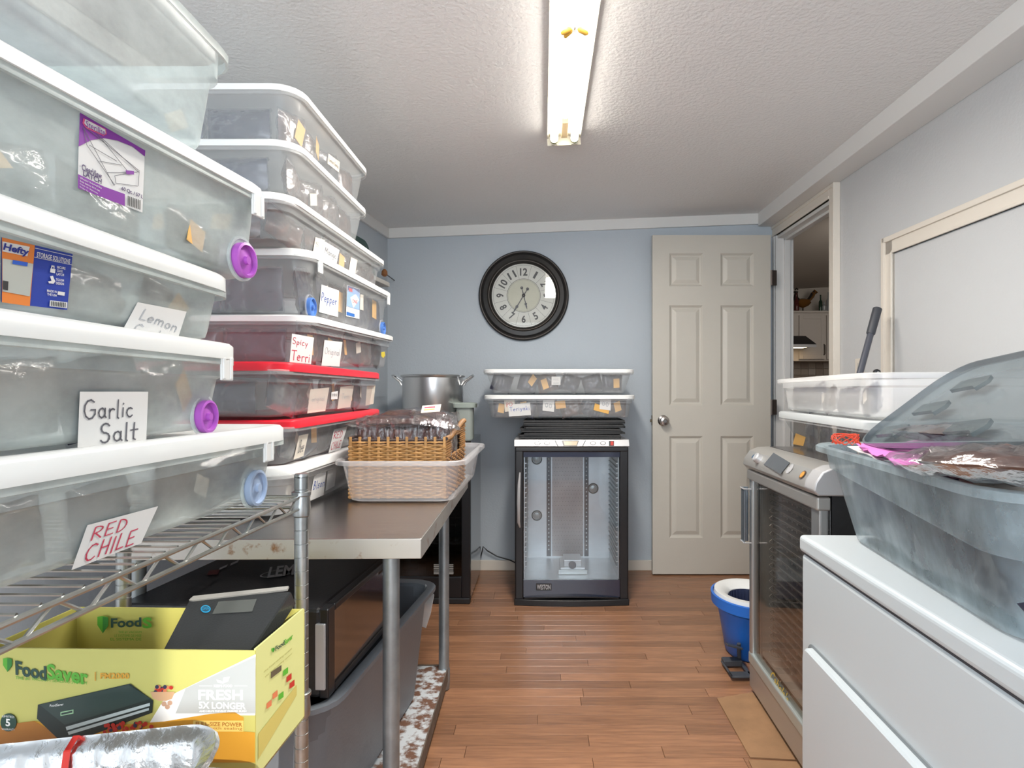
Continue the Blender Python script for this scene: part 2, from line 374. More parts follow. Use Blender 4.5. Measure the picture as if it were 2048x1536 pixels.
# doorway casing, jamb, header on right wall
dn = empty('door_1', (xr(3.3), 3.3, 0)); dn['kind'] = 'structure'
I = Vector(dn.matrix_world.translation)
def dpart(name, boxes, m=TRIMW, bev=.002):
    mb = MB()
    for b in boxes: mb.box(b[0]-I.x, b[1]-I.x, b[2]-I.y, b[3]-I.y, b[4], b[5])
    return mb.build(name, m, dn, smooth=False, bevel=bev)
XW = xr(3.3)
dpart('door_casing', [(XW-.016, XW+.012, D0-.062, D0-.004, 0, 2.105), (XW-.022, XW-.014, D0-.062, D0-.045, 0, 2.105), (XW-.010, XW+.012, D0-.016, D0-.004, 0, 2.05)])
dpart('door_header', [(XW-.016, XW+.012, D0-.004, YB-.003, DZ-.003, 2.105), (XW-.022, XW-.010, D0-.05, YB-.003, 2.088, 2.105), (XW-.02, XW+.0, D0-.004, YB-.003, DZ-.003, DZ+.012)])
dpart('door_jamb', [(XW-.01, XW+.098, D1-.012, D1+.01, 0, DZ), (XW+.04, XW+.075, D1-.024, D1-.010, 0, DZ-.02)], TRIM)
dpart('door_jamb', [(XW-.0, XW+.098, D0-.01, D0+.01, 0, DZ), (XW+.04, XW+.075, D0+.008, D0+.02, 0, DZ-.02)], TRIM)
dpart('door_head_jamb', [(XW-.0, XW+.098, D0, D1, DZ-.02, DZ), (XW+.04, XW+.075, D0, D1, DZ-.034, DZ-.018)], TRIM)
dpart('door_casing', [(XW-.016, XW+.004, D1+.004, YB-.004, 0, DZ)], TRIM)
# the open six-panel door leaf (swung flat in front of the back wall)
dl = empty('door_2', (.653, 3.575, .008)); dl['kind'] = 'structure'
DW, DH, DT = .704, 2.02, .034
PX = [(.100, .300), (.405, .602)]; PZ = [(.215, .822), (1.005, 1.602), (1.715, 1.912)]
mb = MB()
xs = [0]+[v for p in PX for v in p]+[DW]; zs = [0]+[v for p in PZ for v in p]+[DH]
for i in range(5):
    for j in range(7):
        if i % 2 == 1 and j % 2 == 1: continue
        mb.add([(xs[i],0,zs[j]),(xs[i+1],0,zs[j]),(xs[i+1],0,zs[j+1]),(xs[i],0,zs[j+1])], [(0,1,2,3)])
for a in ((0,0,DH),(DW,0,DH),):
    pass
mb.add([(0,0,0),(DW,0,0),(DW,0,DH),(0,0,DH),(0,DT,0),(DW,DT,0),(DW,DT,DH),(0,DT,DH)], [(4,7,6,5),(0,4,5,1),(1,5,6,2),(2,6,7,3),(3,7,4,0)])
mb.build('door_leaf', CREAM, dl, smooth=False)
for x0, x1 in PX:
    for z0, z1 in PZ:
        def rl(i, y): return [(x0+i, y, z0+i), (x1-i, y, z0+i), (x1-i, y, z1-i), (x0+i, y, z1-i)]
        MB().loft([rl(0, 0), rl(.006, .005), rl(.012, .011), rl(.018, .012), rl(.038, .004), rl(.042, .003)], cap0=False).build('door_panel', CREAM, dl, smooth=False)
kb = MB().lathe([(.032, .0), (.032, .004), (.026, .008), (.012, .012), (.011, .028), (.020, .034), (.027, .044), (.028, .052), (.024, .060), (.012, .064), (.010, .060), (.001, .060)], (.062, 0, .915), 24, 'y')
kn = kb.build('door_knob', mat('satin_nickel', (.45, .42, .40), .25, 1), dl)
MB().box(-.003, .0, .008, .026, .885, .945).box(-.012, .0, .011, .022, .905, .922).build('door_latch', mat('dark_brass', (.16, .13, .09), .4, 1), dl, bevel=.001)
for hz in (1.72, .95, .2):
    h_ = MB().box(DW, DW+.035, -.002, .001, hz, hz+.09).tube([(DW+.004, -.006, hz), (DW+.004, -.006, hz+.09)], .006, 8)
    h_.build('hinge', mat('hinge_bronze', (.10, .08, .07), .4, .8), dl, smooth=False)
# right wall: moulding framing a covered opening
fx = xr(2.0)
WF = empty('window_3', (fx, 2.0, 1.2)); WF['kind'] = 'structure'
wy1 = 2.53; wy0 = .9; wz1 = 1.737; wz0 = .95
def wfp(name, y0, y1, z0, z1, t=.014, m=TRIMW, x=0):
    a = MB()
    for (ya, yb_) in ((y0, y1),):
        a.box(-t+xr(2.0)-fx, .0, ya-2.0, yb_-2.0, z0-1.2, z1-1.2)
    M = Matrix.Rotation(math.atan(.03), 4, 'Z')
    a.v = [M @ p for p in a.v]
    return a
fwid = .075
for nm, y0, y1, z0, z1 in (('frame_stile', wy1-fwid*.9, wy1, wz0, wz1), ('frame_rail', wy0, wy1-.005, wz1-fwid, wz1)):
    a = wfp(nm, y0, y1, z0, z1); 
    if nm == 'frame_stile': b = wfp(nm, y1-.022, y1, z0, z1-.001, .022); c2 = wfp(nm, y0, y0+.01, z0, z1-.07, .019)
    else: b = wfp(nm, y0, y1-.001, z1-.022, z1-.001, .022); c2 = wfp(nm, y0, y1-.06, z0, z0+.01, .019)
    a.add(b.v, b.f).add(c2.v, c2.f).build(nm, TRIMW, WF, smooth=False, bevel=.002)
wfp('x', wy0, wy1-fwid*.9, wz0, wz1-fwid, .004).build('cover_panel', WALLR, WF, smooth=False)
# ---- kitchen seen through the doorway
KW = mat('kitchen_wall', (.50, .46, .41), .7); KC = mat('kitchen_ceiling', (.42, .38, .34), .8, bump=(40, .3))
struct(MB().box(1.2, 5.2, 7.3, 7.4, -.05, 3.4).build('wall_kitchen', KW, smooth=False))
struct(MB().box(5.2, 5.3, 2.3, 7.4, -.05, 3.4).build('wall_kitchen_right', KW, smooth=False))
struct(MB().box(1.55, 5.3, 2.3, 2.4, -.05, 3.4).build('wall_kitchen_front', KW, smooth=False))
struct(MB().box(1.45, 1.55, 3.81, 7.3, -.05, 3.4).build('wall_kitchen_left', WALLR, smooth=False))
struct(MB().add([(1.2, 2.2, 2.62), (5.2, 2.2, 2.85), (5.2, 7.4, 2.45), (1.2, 7.4, 2.25), (1.2, 2.2, 2.72), (5.2, 2.2, 2.95), (5.2, 7.4, 2.55), (1.2, 7.4, 2.35)], [(0,1,2,3),(7,6,5,4),(0,4,5,1),(1,5,6,2),(2,6,7,3),(3,7,4,0)]).build('ceiling_kitchen', KC, smooth=False))
struct(MB().box(1.53, 5.2, 2.2, 7.3, -.05, -.001).build('floor_kitchen', mat('kitchen_floor', (.30, .2, .13), .5), smooth=False))
# ================================================================ STORAGE BINS
def tub(name, parent, L, D, h, m, t=.020, fl=.012, r=.045, ledge=True, z0=0):
    def lp(i, z, rad): return rr(i, L-i, i, D-i, max(rad, .004), z)
    prof = [(t+.014, 0, r-.01), (t+.003, .004, r-.004), (t, .012, r)]
    if ledge: prof += [(.011, .68*h, r), (.004, .72*h, r)]
    prof += [(.003, h*.98, r)]
    if fl: prof += [(-fl*.8, h, r+fl), (-fl, h-.003, r+fl), (-fl, h-.014, r+fl), (-fl+.003, h-.015, r+fl)]
    return MB().loft([lp(*p) for p in prof], cap0=True, cap1=False).build(name, m, parent, ang=50)
def lid_mb(L, D, h, o=.012, th=.018, r=.055):
    def lp(i, z, rad): return rr(i, L-i, i, D-i, max(rad, .004), z)
    return MB().loft([lp(-o+.003, h, r+o), (lp(-o, h, r+o)), lp(-o, h+th*.8, r+o), lp(-o+.005, h+th, r+o-.004), lp(.010, h+th, r), lp(.018, h+th-.006, r-.006), lp(.05, h+th-.006, r-.03)], cap0=False, cap1=True)
def meat_mesh(seed, w=.16, h=.11, t=.036, name='packet', m=None, nx=12, ny=9):
    V = []; F = []
    for s in (1, -1):
        for j in range(ny+1):
            for i in range(nx+1):
                u, v = i/nx*2-1, j/ny*2-1
                e = (1-abs(u)**4)*(1-abs(v)**4); nz = noise.noise(Vector((u*2.3+seed*7, v*2.3, s*3.1)))
                V.append(((u+.05*noise.noise(Vector((v*3, seed, 1))))*w/2, -s*(t/2)*max(e, 0)**.5*(.8+.7*nz), v*h/2*(1+.06*noise.noise(Vector((u*3, seed, 5))))))
    n = (nx+1)*(ny+1)
    for s in (0, 1):
        for j in range(ny):
            for i in range(nx):
                a = s*n+j*(nx+1)+i; F.append((a, a+1, a+nx+2, a+nx+1) if s == 0 else (a, a+nx+1, a+nx+2, a+1))
    b = MB().add(V, F)
    me = b.build(name, m or MEAT, mesh_only=True, ang=80)
    return me
def film_mesh(seed, w=.20, h=.17, t=.04, nx=16, ny=14):
    V = []; F = []
    for s in (1, -1):
        for j in range(ny+1):
            for i in range(nx+1):
                u, v = i/nx*2-1, j/ny*2-1
                e = max((1-abs(u)**3)*(1-abs(v)**3), 0)**.6
                nz = noise.noise(Vector((u*4+seed*5, v*4, s))) + .5*noise.noise(Vector((u*9+seed, v*9, s)))
                V.append((u*w/2+.006*nz, -s*(t/2*e+.001)+.007*nz*(1 if abs(u) < .98 else .3), v*h/2+.006*noise.noise(Vector((u*5, seed, 8)))*(1 if v > .5 else 0)))
    n = (nx+1)*(ny+1)
    for s in (0, 1):
        for j in range(ny):
            for i in range(nx):
                a = s*n+j*(nx+1)+i; F.append((a, a+1, a+nx+2, a+nx+1))
    return MB().add(V, F).build('film', FILM, mesh_only=True, ang=80)
MEATM = [meat_mesh(i) for i in range(5)]
MEATBM = [meat_mesh(i+10, m=MEATB) for i in range(4)]
FILMM = [film_mesh(i) for i in range(4)]
FILM2M = []
for q_ in FILMM:
    q2 = q_.copy(); q2.materials.clear(); q2.materials.append(FILM2); FILM2M.append(q2)
STICK = MB().box(-.024, .024, -.0006, .0006, -.03, .03).build('sticker', ORANGE, mesh_only=True, smooth=False)
STICKW = MB().box(-.024, .024, -.0006, .0006, -.02, .02).build('sticker', PAPERC, mesh_only=True, smooth=False)
def packet(M, label, group, scale=(1,1,1), film=False, sticker=None, blue=False, rn=random, cat='packet'):
    me = rn.choice(MEATBM if blue else MEATM)
    o = link('jerky_packet', me); o.matrix_world = M @ Matrix.Diagonal((*scale, 1)); ROOTM[o.name] = o.matrix_world.copy()
    tag(o, label, cat, group)
    if film:
        f = link('clear_bag', rn.choice(FILMM if film == True else FILM2M), o)
        if film != True: f.scale = (.84, .9, .70)
    if sticker is not None:
        s = link('sticker', rn.choice([STICK, STICK, STICKW]), o); s.location = sticker; s.rotation_euler = (0, rn.uniform(-.5, .5), 0)
    return o
def storage_bin(name, label, pos, base, yaw, L, D, h, m, pitch=0, roll=0, lid=LIDW, wheels=None, latch=True, fill=None, group=None, ledge=True, t=.020, fillblue=False, fl=.009, lip=.018, fillh=.75, fillrot=0, endfill=0):
    M = frame(pos, base, yaw, pitch, roll)
    root = empty(name, M, label, 'storage bin', group)
    if t: tub('tub', root, L, D, h, m, t=t, fl=fl, ledge=ledge)
    if lid: lid_mb(L, D, h-.006 if fl else h, th=lip+.006).build('lid', lid, root, ang=50)
    if latch and lid:
        for x in (.05, L-.08) if latch is True else latch:
            MB().box(x, x+.032, -.011, -.007, h-.038, h-.002).box(x+.002, x+.009, -.0125, -.010, h-.036, h-.004).box(x+.022, x+.029, -.0125, -.010, h-.036, h-.004).build('latch', LIDC, root, bevel=.0015, smooth=False)
    if wheels:
        wm, xs, rad = wheels
        for x in xs:
            y0 = t-.001
            wo = MB().lathe([(rad, .0), (rad, .012), (rad*.86, .013), (rad*.80, .007), (rad*.25, .009), (rad*.22, .014), (.001, .014)], (x, y0, rad*.86), 28, 'y').build('wheel', wm, root)
            MB().lathe([(rad*1.28, .0), (rad*1.26, .004), (rad*1.12, .004), (rad*1.12, .0)], (x, y0+.000, rad*.95), 28, 'y', False, False).build('wheel_well', m, root)
    root['_p'] = 0; del root['_p']
    if fill:
        n, lab = fill; rn = random.Random(name+label)
        for i in range(n+1):
            w_ = (L-.07)/(n+1); x = .035+w_*(i+.5); ph = h*min(.95, fillh+.18)*rn.uniform(.85, 1.0)
            T = M @ Matrix.Translation((x+rn.uniform(-.012, .012), t+.026+rn.uniform(0, .008), .006+ph/2)) @ Matrix.Rotation(rn.uniform(-.22, .22)+fillrot, 4, 'Z') @ Matrix.Rotation(rn.uniform(-.10, .10), 4, 'X') @ Matrix.Rotation(rn.uniform(-.3, .3), 4, 'Y')
            packet(T, lab, lab+' group', (w_/.165*rn.uniform(.85, 1.0), .9, ph/.115), film=(0, -.004, 0), sticker=(rn.uniform(-.04, .04), -.022, rn.uniform(-.015, .02)) if rn.random() < .42 else None, blue=fillblue if rn.random() < .8 else not fillblue, rn=rn)
        for j in range(endfill):
            wy = (D-.08)/endfill; ph = h*.8*rn.uniform(.85, 1)
            T = M @ Matrix.Translation((t+.020, .075+wy*(j+.5), .006+ph/2)) @ Matrix.Rotation(R(-90)+rn.uniform(-.15, .15), 4, 'Z') @ Matrix.Rotation(rn.uniform(-.1, .1), 4, 'X')
            packet(T, lab, lab+' group', (wy/.17, .7, ph/.115), film=(0, -.004, 0), sticker=(rn.uniform(-.04, .04), -.022, 0) if rn.random() < .5 else None, blue=rn.random() < .7, rn=rn)
    return root
def face(root, L, h, t=.020):   # outer plane of the long front wall
    M = ROOTM[root.name]; return wplane(M, (0, t, 0), (L, t, 0), (0, .011, .68*h))
def note(root, pl, quad, lines, ink, m=PAPER, off=.0015, name='paper_label', label=None, hand=True, wt=.085):
    # quad = TL, TR, BR, BL pixels ; lines = (text, u0,u1,v0,v1)
    o = poly_px(name, pl, quad, m, root, off=off, label=label)
    n = pl[1]; P = [hit(x, y, pl)+n*off for x, y in quad]; TL, TR, BR, BL = P
    for tx, u0, u1, v0, v1 in lines:
        U = (BR-BL)*(u1-u0); V = (TL-BL)*(v1-v0); O = BL+(BR-BL)*u0+(TL-BL)*v0
        print_on('lettering', O, U, V, hand2d(tx, wt=wt) if hand else font2d(tx), ink, o, n, .0006 if off > 0 else .0006)
    return o
def left_bin(name, label, F, L, D, h, yaw=0, pitch=0, **k):
    ex = Matrix.Rotation(R(90+yaw), 4, 'Z') @ Matrix.Rotation(-R(pitch), 4, 'Y') @ Vector((1, 0, 0))
    ez = Matrix.Rotation(R(90+yaw), 4, 'Z') @ Matrix.Rotation(-R(pitch), 4, 'Y') @ Vector((0, 0, 1))
    ey = ez.cross(ex); pos = Vector(F)-ex*(L+.002)-ez*h+ey*.005
    return storage_bin(name, label, pos, 90, yaw, L, D, h, k.pop('m', FROST), pitch=pitch, **k)
# ---- near column on the wire shelf (bottom to top)
bA = left_bin('storage_bin', 'long clear bin with RED CHILE note, bottom of the near column on the wire shelf', (-.463, 1.10, 1.012), .92, .40, .108, yaw=-1.5, lid=LIDC, wheels=(BLUEG, [.83, .09], .030), latch=[.815], lip=.020, fill=(5, 'dark packet inside the bin with the RED CHILE note on the wire shelf'), fillh=.6)
pl = face(bA, .92, .108)
note(bA, pl, [(172, 1050), (314, 1012), (280, 1086), (140, 1140)], [('RED', .12, .62, .55, .9), ('CHILE', .12, .85, .05, .5)], INKR)
bB = left_bin('storage_bin', 'clear bin with Garlic Salt note, second from bottom of the near column', (-.478, .955, 1.146), .86, .40, .112, lid=LIDC, wheels=(PURPLE, [.79, .07], .024), latch=[.79], fill=(5, 'dark packet inside the bin with the Garlic Salt note'), fillh=.7)
pl = face(bB, .86, .112)
note(bB, pl, [(157, 783), (294, 783), (290, 885), (152, 900)], [('Garlic', .05, .75, .5, .88), ('Salt', .28, .85, .06, .45)], INK)
bC = left_bin('storage_bin', 'shallow clear bin with a blue and orange maker sticker, middle of the near column', (-.474, .925, 1.245), .86, .40, .078, lid=LIDC, latch=False, ledge=False, t=.012, fill=(5, 'dark packet inside the bin with the blue and orange sticker'), fillh=.7)
pl = wplane(ROOTM[bC.name], (0, .012, .012), (.86, .012, .012), (0, .003, .076))
note(bC, pl, [(273, 604), (371, 623), (346, 700), (238, 668)], [('Lemon', .15, .85, .55, .9), ('Garlic', .15, .8, .08, .45)], INKP)
hq = [(0, 474), (143, 508), (132, 620), (0, 604)]
poly_px('maker_sticker', pl, hq, mat('sticker_blue', (.02, .05, .35), .45), bC, off=.0012)
ho = poly_px('orange_panel', pl, [(0, 474), (66, 490), (56, 612), (0, 604)], mat('sticker_orange', (.75, .22, .04), .45), bC, off=.0018)
poly_px('picture_panel', pl, [(0, 516), (62, 527), (55, 592), (0, 582)], mat('sticker_photo', (.45, .47, .43), .5), bC, off=.0022)
poly_px('name_panel', pl, [(0, 482), (55, 493), (50, 512), (0, 502)], PAPER, bC, off=.0022)
text_px('Hefty', pl, (0, 484), (53, 497), (0, 503), mat('ink_navy', (.02, .03, .25)), bC, off=.0027, bold=.03, shear=.2)
poly_px('blue_band', pl, [(20, 519), (50, 524), (49, 532), (19, 527)], mat('band_blue', (.02, .1, .5)), bC, off=.0027)
poly_px('size_panel', pl, [(0, 560), (11, 562), (10, 580), (0, 578)], INKK, bC, off=.0027)
for tx, a, b, c in (('STORAGE SOLUTIONS', (70, 503), (137, 518), (69, 513)), ('SECURE', (110, 531), (127, 534), (110, 536)), ('CLICK', (110, 538), (122, 540), (110, 543)), ('LATCH', (109, 545), (124, 547), (109, 550)), ('TOUGH', (108, 556), (124, 558), (108, 561)), ('DESIGN', (108, 563), (124, 565), (108, 568)), ('MADE IN', (90, 578), (110, 581), (90, 583)), ('THE USA', (90, 585), (110, 588), (90, 590))):
    text_px(tx, pl, a, b, c, PAPER, bC, off=.0020, bold=.02)
for q in ([(66, 495), (142, 512), (142, 513), (66, 496)], [(64, 513), (141, 529), (141, 530), (64, 514)], [(96, 600), (131, 604), (130, 616), (95, 612)], [(112, 582), (126, 584), (125, 591), (111, 589)]):
    poly_px('sticker_line', pl, q, PAPER, bC, off=.0020)
poly_px('lock_symbol', pl, [(97, 536), (107, 538), (106, 546), (96, 544)], PAPER, bC, off=.0020)
poly_px('lock_symbol', pl, [(99, 530), (105, 531), (105, 537), (103, 537), (103, 533), (101, 533), (100, 536), (98, 536)], PAPER, bC, off=.0020)
poly_px('arm_symbol', pl, [(96, 552), (102, 551), (104, 557), (107, 562), (103, 567), (94, 566), (92, 562), (99, 561)], PAPER, bC, off=.0020)
for i in range(9): poly_px('barcode_bar', pl, [(98+3.4*i, 601.5+.4*i), (99.6+3.4*i, 601.7+.4*i), (99.2+3.4*i, 611+.4*i), (97.6+3.4*i, 610.8+.4*i)], INKK, bC, off=.0024)
bD = left_bin('storage_bin', 'clear bin with a purple and white maker sticker, second from top of the near column', (-.446, .985, 1.404), .86, .42, .132, yaw=-5.5, pitch=1.2, lid=LIDW, wheels=(PURPLE, [.80, .07], .027), latch=[.80], lip=.012, ledge=False, t=.012, fill=(4, 'dark packet inside the bin with the purple sticker'), fillh=.35)
pl = wplane(ROOTM[bD.name], (0, .012, .012), (.86, .012, .012), (0, .003, .129))
PUR = mat('sticker_purple', (.22, .03, .32), .45)
poly_px('maker_sticker', pl, [(157, 225), (288, 301), (283, 425), (153, 376)], PAPER, bD, off=.0012)
poly_px('purple_band', pl, [(157, 225), (288, 301), (287, 313), (262, 293), (232, 281), (205, 276), (180, 280), (154, 293)], PUR, bD, off=.0018)
poly_px('purple_band', pl, [(153, 348), (205, 373), (247, 388), (247, 412), (153, 376)], PUR, bD, off=.0018)
poly_px('name_badge', pl, [(163, 236), (208, 258), (210, 268), (204, 272), (168, 256), (161, 246)], mat('badge_pink', (.7, .1, .25)), bD, off=.0022)
poly_px('name_badge', pl, [(166, 238), (206, 259), (207, 267), (203, 269), (170, 254), (164, 246)], PAPER, bD, off=.0026)
text_px('Sterilite', pl, (167, 240), (206, 260), (166, 252), PUR, bD, off=.0030)
for a, b in (((162, 254), (225, 372)), ((200, 276), (275, 345)), ((166, 254), (276, 342)), ((163, 257), (170, 290)), ((170, 290), (226, 370)), ((226, 351), (228, 366)), ((226, 351), (275, 343)), ((228, 366), (272, 372)), ((275, 343), (273, 372)), ((175, 290), (230, 322)), ((195, 322), (240, 330)), ((210, 345), (250, 345)), ((180, 254), (250, 340))):
    dx, dy = b[0]-a[0], b[1]-a[1]; l = math.hypot(dx, dy); nx, ny = -dy/l*.5, dx/l*.5
    poly_px('sticker_line', pl, [(a[0]+nx, a[1]+ny), (b[0]+nx, b[1]+ny), (b[0]-nx, b[1]-ny), (a[0]-nx, a[1]-ny)], INK, bD, off=.0022)
poly_px('purple_handle', pl, [(247, 340), (264, 342), (264, 349), (249, 348)], PUR, bD, off=.0026)
for tx, a, b, c in (('ClearView', (160, 327), (200, 346), (160, 340)), ('LATCH', (163, 340), (200, 358), (162, 351)), ('60 Qt. / 57 L', (240, 372), (283, 390), (239, 381))):
    text_px(tx, pl, a, b, c, mat('ink_violet', (.06, .03, .12)), bD, off=.0022, bold=.02)
for i, tx in enumerate(('Wheeled Underbed Box', 'Boite dessous de lit avec', 'Cajas de deposito', 'bajo la cama')): text_px(tx, pl, (156, 353+6*i), (200-4*i, 374+5.5*i), (156, 357+6*i), PAPER, bD, off=.0022)
for i in range(8): poly_px('barcode_bar', pl, [(252+3.4*i, 391+1.2*i), (253.6+3.4*i, 391.6+1.2*i), (253.4+3.4*i, 411+1.2*i), (251.8+3.4*i, 410.4+1.2*i)], INKK, bD, off=.0022)
bE = left_bin('storage_bin', 'empty cloudy clear bin, topmost of the near column against the ceiling', (-.455, .895, 1.577), .80, .40, .142, lid=None, latch=False)
# ---- far column on the steel table
RL = .90
b1 = left_bin('storage_bin', 'milky white-lidded bin standing directly on the steel table, bottom of the far column', (-.635, 2.36, .888), .87, .40, .112, m=FROSTL, lid=LIDW, latch=False, endfill=2, fill=(4, 'dark packet inside the lowest bin of the far column'))
pl = face(b1, .87, .112)
note(b1, pl, [(627, 953), (652, 938), (646, 990), (618, 1002)], [('BIson', .1, .9, .4, .8)], INKB)
note(b1, pl, [(655, 938), (673, 928), (668, 972), (650, 982)], [], INKB)
b2 = left_bin('storage_bin', 'red-lidded bin with RED CHILE note, second from bottom of the far column', (-.622, 2.30, 1.012), .83, .40, .098, m=FROSTD, pitch=.4, lid=RED, latch=False, lip=.016, endfill=2, fill=(4, 'dark packet inside the red-lidded bin with the RED CHILE note'), fillblue=True)
pl = face(b2, .83, .098)
note(b2, pl, [(667, 859), (694, 852), (680, 898), (656, 906)], [('RED', .1, .85, .55, .9), ('CHILE', .1, .9, .08, .45)], INKR)
note(b2, pl, [(597, 871), (616, 867), (606, 912), (586, 919)], [('1Beef', .2, .8, .2, .8)], INK, m=PAPERC)
b3 = left_bin('storage_bin', 'upper red-lidded bin in the far column, with pale notes inside', (-.622, 2.30, 1.148), .86, .40, .118, m=FROSTD, pitch=.0, lid=RED, latch=False, lip=.016, endfill=2, fill=(4, 'dark packet inside the upper red-lidded bin'), fillblue=True)
pl = face(b3, .86, .118)
note(b3, pl, [(622, 779), (660, 775), (652, 822), (616, 827)], [('original', .15, .85, .4, .7)], INKP, m=PAPERC, off=-.002)
note(b3, pl, [(682, 774), (709, 771), (702, 814), (676, 818)], [('Terri', .2, .8, .4, .7)], INKP, m=PAPERC, off=-.002)
note(b3, pl, [(735, 772), (752, 770), (748, 808), (732, 811)], [], INKP, m=PAPERC, off=-.002)
note(b3, pl, [(662, 784), (675, 782), (674, 798), (661, 799)], [('HHI', .15, .85, .4, .8)], INKK, off=.0015)
b4 = left_bin('storage_bin', 'white-rimmed bin with red Spicy and Original notes, resting on the red lids', (-.620, 2.50, 1.310), RL, .42, .118, m=FROSTD, pitch=1.6, lid=LIDW, latch=False, lip=.012, endfill=2, fill=(5, 'dark packet inside the bin with the red Spicy note'))
pl = face(b4, RL, .118)
note(b4, pl, [(583, 667), (627, 675), (621, 728), (578, 724)], [('Spicy', .05, .75, .55, .9), ('Terri', .05, .9, .05, .45)], INKR)
note(b4, pl, [(648, 680), (684, 684), (678, 733), (642, 731)], [('Original', .08, .92, .35, .75)], INKP)
poly_px('yellow_dot', pl, [(761, 704), (768, 703), (769, 711), (765, 716), (761, 712)], mat('dot_yellow', (.75, .6, .05)), b4, off=.003)
b5 = left_bin('storage_bin', 'deeper wheeled bin with blue wheels and Pepper note, middle of the far column', (-.618, 2.45, 1.478), .87, .42, .155, m=FROSTD, pitch=1.5, lid=LIDW, latch=[.06, .79], wheels=(BLUEW, [.065, .80], .026), endfill=2, fill=(5, 'dark packet inside the bin with the Pepper note'), fillblue=True, lip=.014)
pl = face(b5, .87, .155)
note(b5, pl, [(642, 569), (677, 581), (675, 634), (637, 624)], [('Pepper', .05, .85, .3, .75)], INKB)
note(b5, pl, [(693, 570), (719, 578), (718, 638), (691, 632)], [], INKB, name='maker_sticker')
poly_px('blue_print', pl, [(694, 571), (718, 579), (718, 620), (692, 612)], mat('print_lightblue', (.30, .45, .75)), b5, off=.0022)
poly_px('blue_print', pl, [(692, 623), (708, 628), (708, 634), (692, 630)], mat('print_blue', (.03, .15, .5)), b5, off=.0022)
poly_px('blue_print', pl, [(694, 571), (718, 579), (718, 586), (706, 577), (694, 580)], mat('print_navy', (.02, .05, .2)), b5, off=.0026)
poly_px('red_print', pl, [(696, 575), (703, 578), (703, 584), (696, 582)], mat('print_red', (.7, .05, .08)), b5, off=.003)
poly_px('picture_print', pl, [(699, 595), (710, 588), (717, 600), (705, 616)], PAPER, b5, off=.0026)
text_px('ONE', pl, (703, 598), (713, 601), (703, 605), INKR, b5, off=.003)
note(b5, pl, [(720, 588), (726, 590), (726, 621), (719, 619)], [], INKB, m=PAPERC)
b6 = left_bin('storage_bin', 'shallow bin with Mango note, third from top of the far column', (-.620, 2.36, 1.590), RL, .42, .098, m=FROSTD, pitch=1.6, lid=LIDW, latch=False, lip=.012, endfill=2, fill=(4, 'dark packet inside the bin with the Mango note'))
pl = face(b6, RL, .098)
note(b6, pl, [(630, 474), (649, 480), (645, 517), (624, 508)], [('SKI', .1, .8, .5, .8)], INKP, m=PAPERC)
note(b6, pl, [(649, 483), (678, 500), (671, 532), (643, 517)], [('Mango', .08, .9, .25, .75)], INK)
note(b6, pl, [(701, 514), (714, 520), (709, 550), (696, 545)], [], INK, m=PAPERC)
b7 = left_bin('storage_bin', 'smoky clear bin with white rim, second from top of the far column', (-.620, 2.12, 1.715), .62, .42, .112, m=FROSTD, pitch=.6, lid=LIDW, latch=False, lip=.012, ledge=False, endfill=2, fill=(3, 'dark packet inside the second highest bin of the far column'))
b8 = left_bin('storage_bin', 'topmost bin of the far column with a small Lemon Garlic sticker', (-.620, 2.13, 1.857), .62, .42, .124, m=FROSTD, pitch=.4, lid=LIDW, latch=False, lip=.012, ledge=False, endfill=2, fill=(3, 'dark packet inside the topmost bin of the far column'))
pl = face(b8, .62, .124)
note(b8, pl, [(656, 307), (679, 324), (677, 345), (654, 327)], [('Lemon Garlic', .08, .92, .3, .75)], INKK, m=PAPERC)
# ---- two bins on the trays of the standing dehydrator
c1 = storage_bin('storage_bin', 'white-lidded bin with blue Teriyaki note, on the black trays of the dehydrator', (-.296, 3.10, .957), 0, 0, .765, .42, .106, FROSTD, latch=False, lip=.014, fill=(5, 'dark packet inside the bin with the Teriyaki note'), fillblue=True)
pl = face(c1, .765, .106)
note(c1, pl, [(1008, 801), (1029, 799), (1030, 821), (1010, 824)], [('PO', .2, .8, .4, .8)], INKR, m=PAPERC, off=.001)
note(c1, pl, [(1016, 809), (1060, 805), (1062, 830), (1018, 833)], [('Teriyaki', .05, .95, .3, .8)], INKB)
note(c1, pl, [(1110, 803), (1130, 801), (1132, 816), (1112, 818)], [], INK, m=ORANGE, off=-.001)
note(c1, pl, [(1086, 800), (1109, 799), (1108, 824), (1085, 821)], [('oo', .2, .8, .3, .8)], INKP)
note(c1, pl, [(1190, 806), (1219, 818), (1217, 828), (1187, 820)], [], INK, m=ORANGE, off=.0005)
note(c1, pl, [(1200, 797), (1222, 798), (1221, 821), (1199, 818)], [('oo', .2, .8, .3, .8)], INKP)
c2_ = storage_bin('storage_bin', 'upper white-lidded bin with one small square note, in front of the blue wall', (-.300, 3.10, 1.086), 0, 0, .765, .42, .112, FROSTD, latch=False, lip=.013, ledge=False, t=.034, fill=(5, 'dark packet inside the upper bin above the standing dehydrator'), fillblue=True)
pl = face(c2_, .765, .112, .034)
note(c2_, pl, [(1103, 753), (1121, 753), (1121, 770), (1103, 770)], [('HOE', .2, .8, .55, .8), ('oooo', .2, .8, .1, .35)], INKP)
# ---- open bin holding the wicker basket
bb = storage_bin('storage_bin', 'open milky bin on the steel table holding the wicker basket', (-.585, 1.695, .7755), 0, 0, .352, .60, .122, mat('clear_bin_plastic', (.84, .84, .86), .22, alpha=.32), lid=None, latch=False, t=.022, fl=.014, ledge=False)
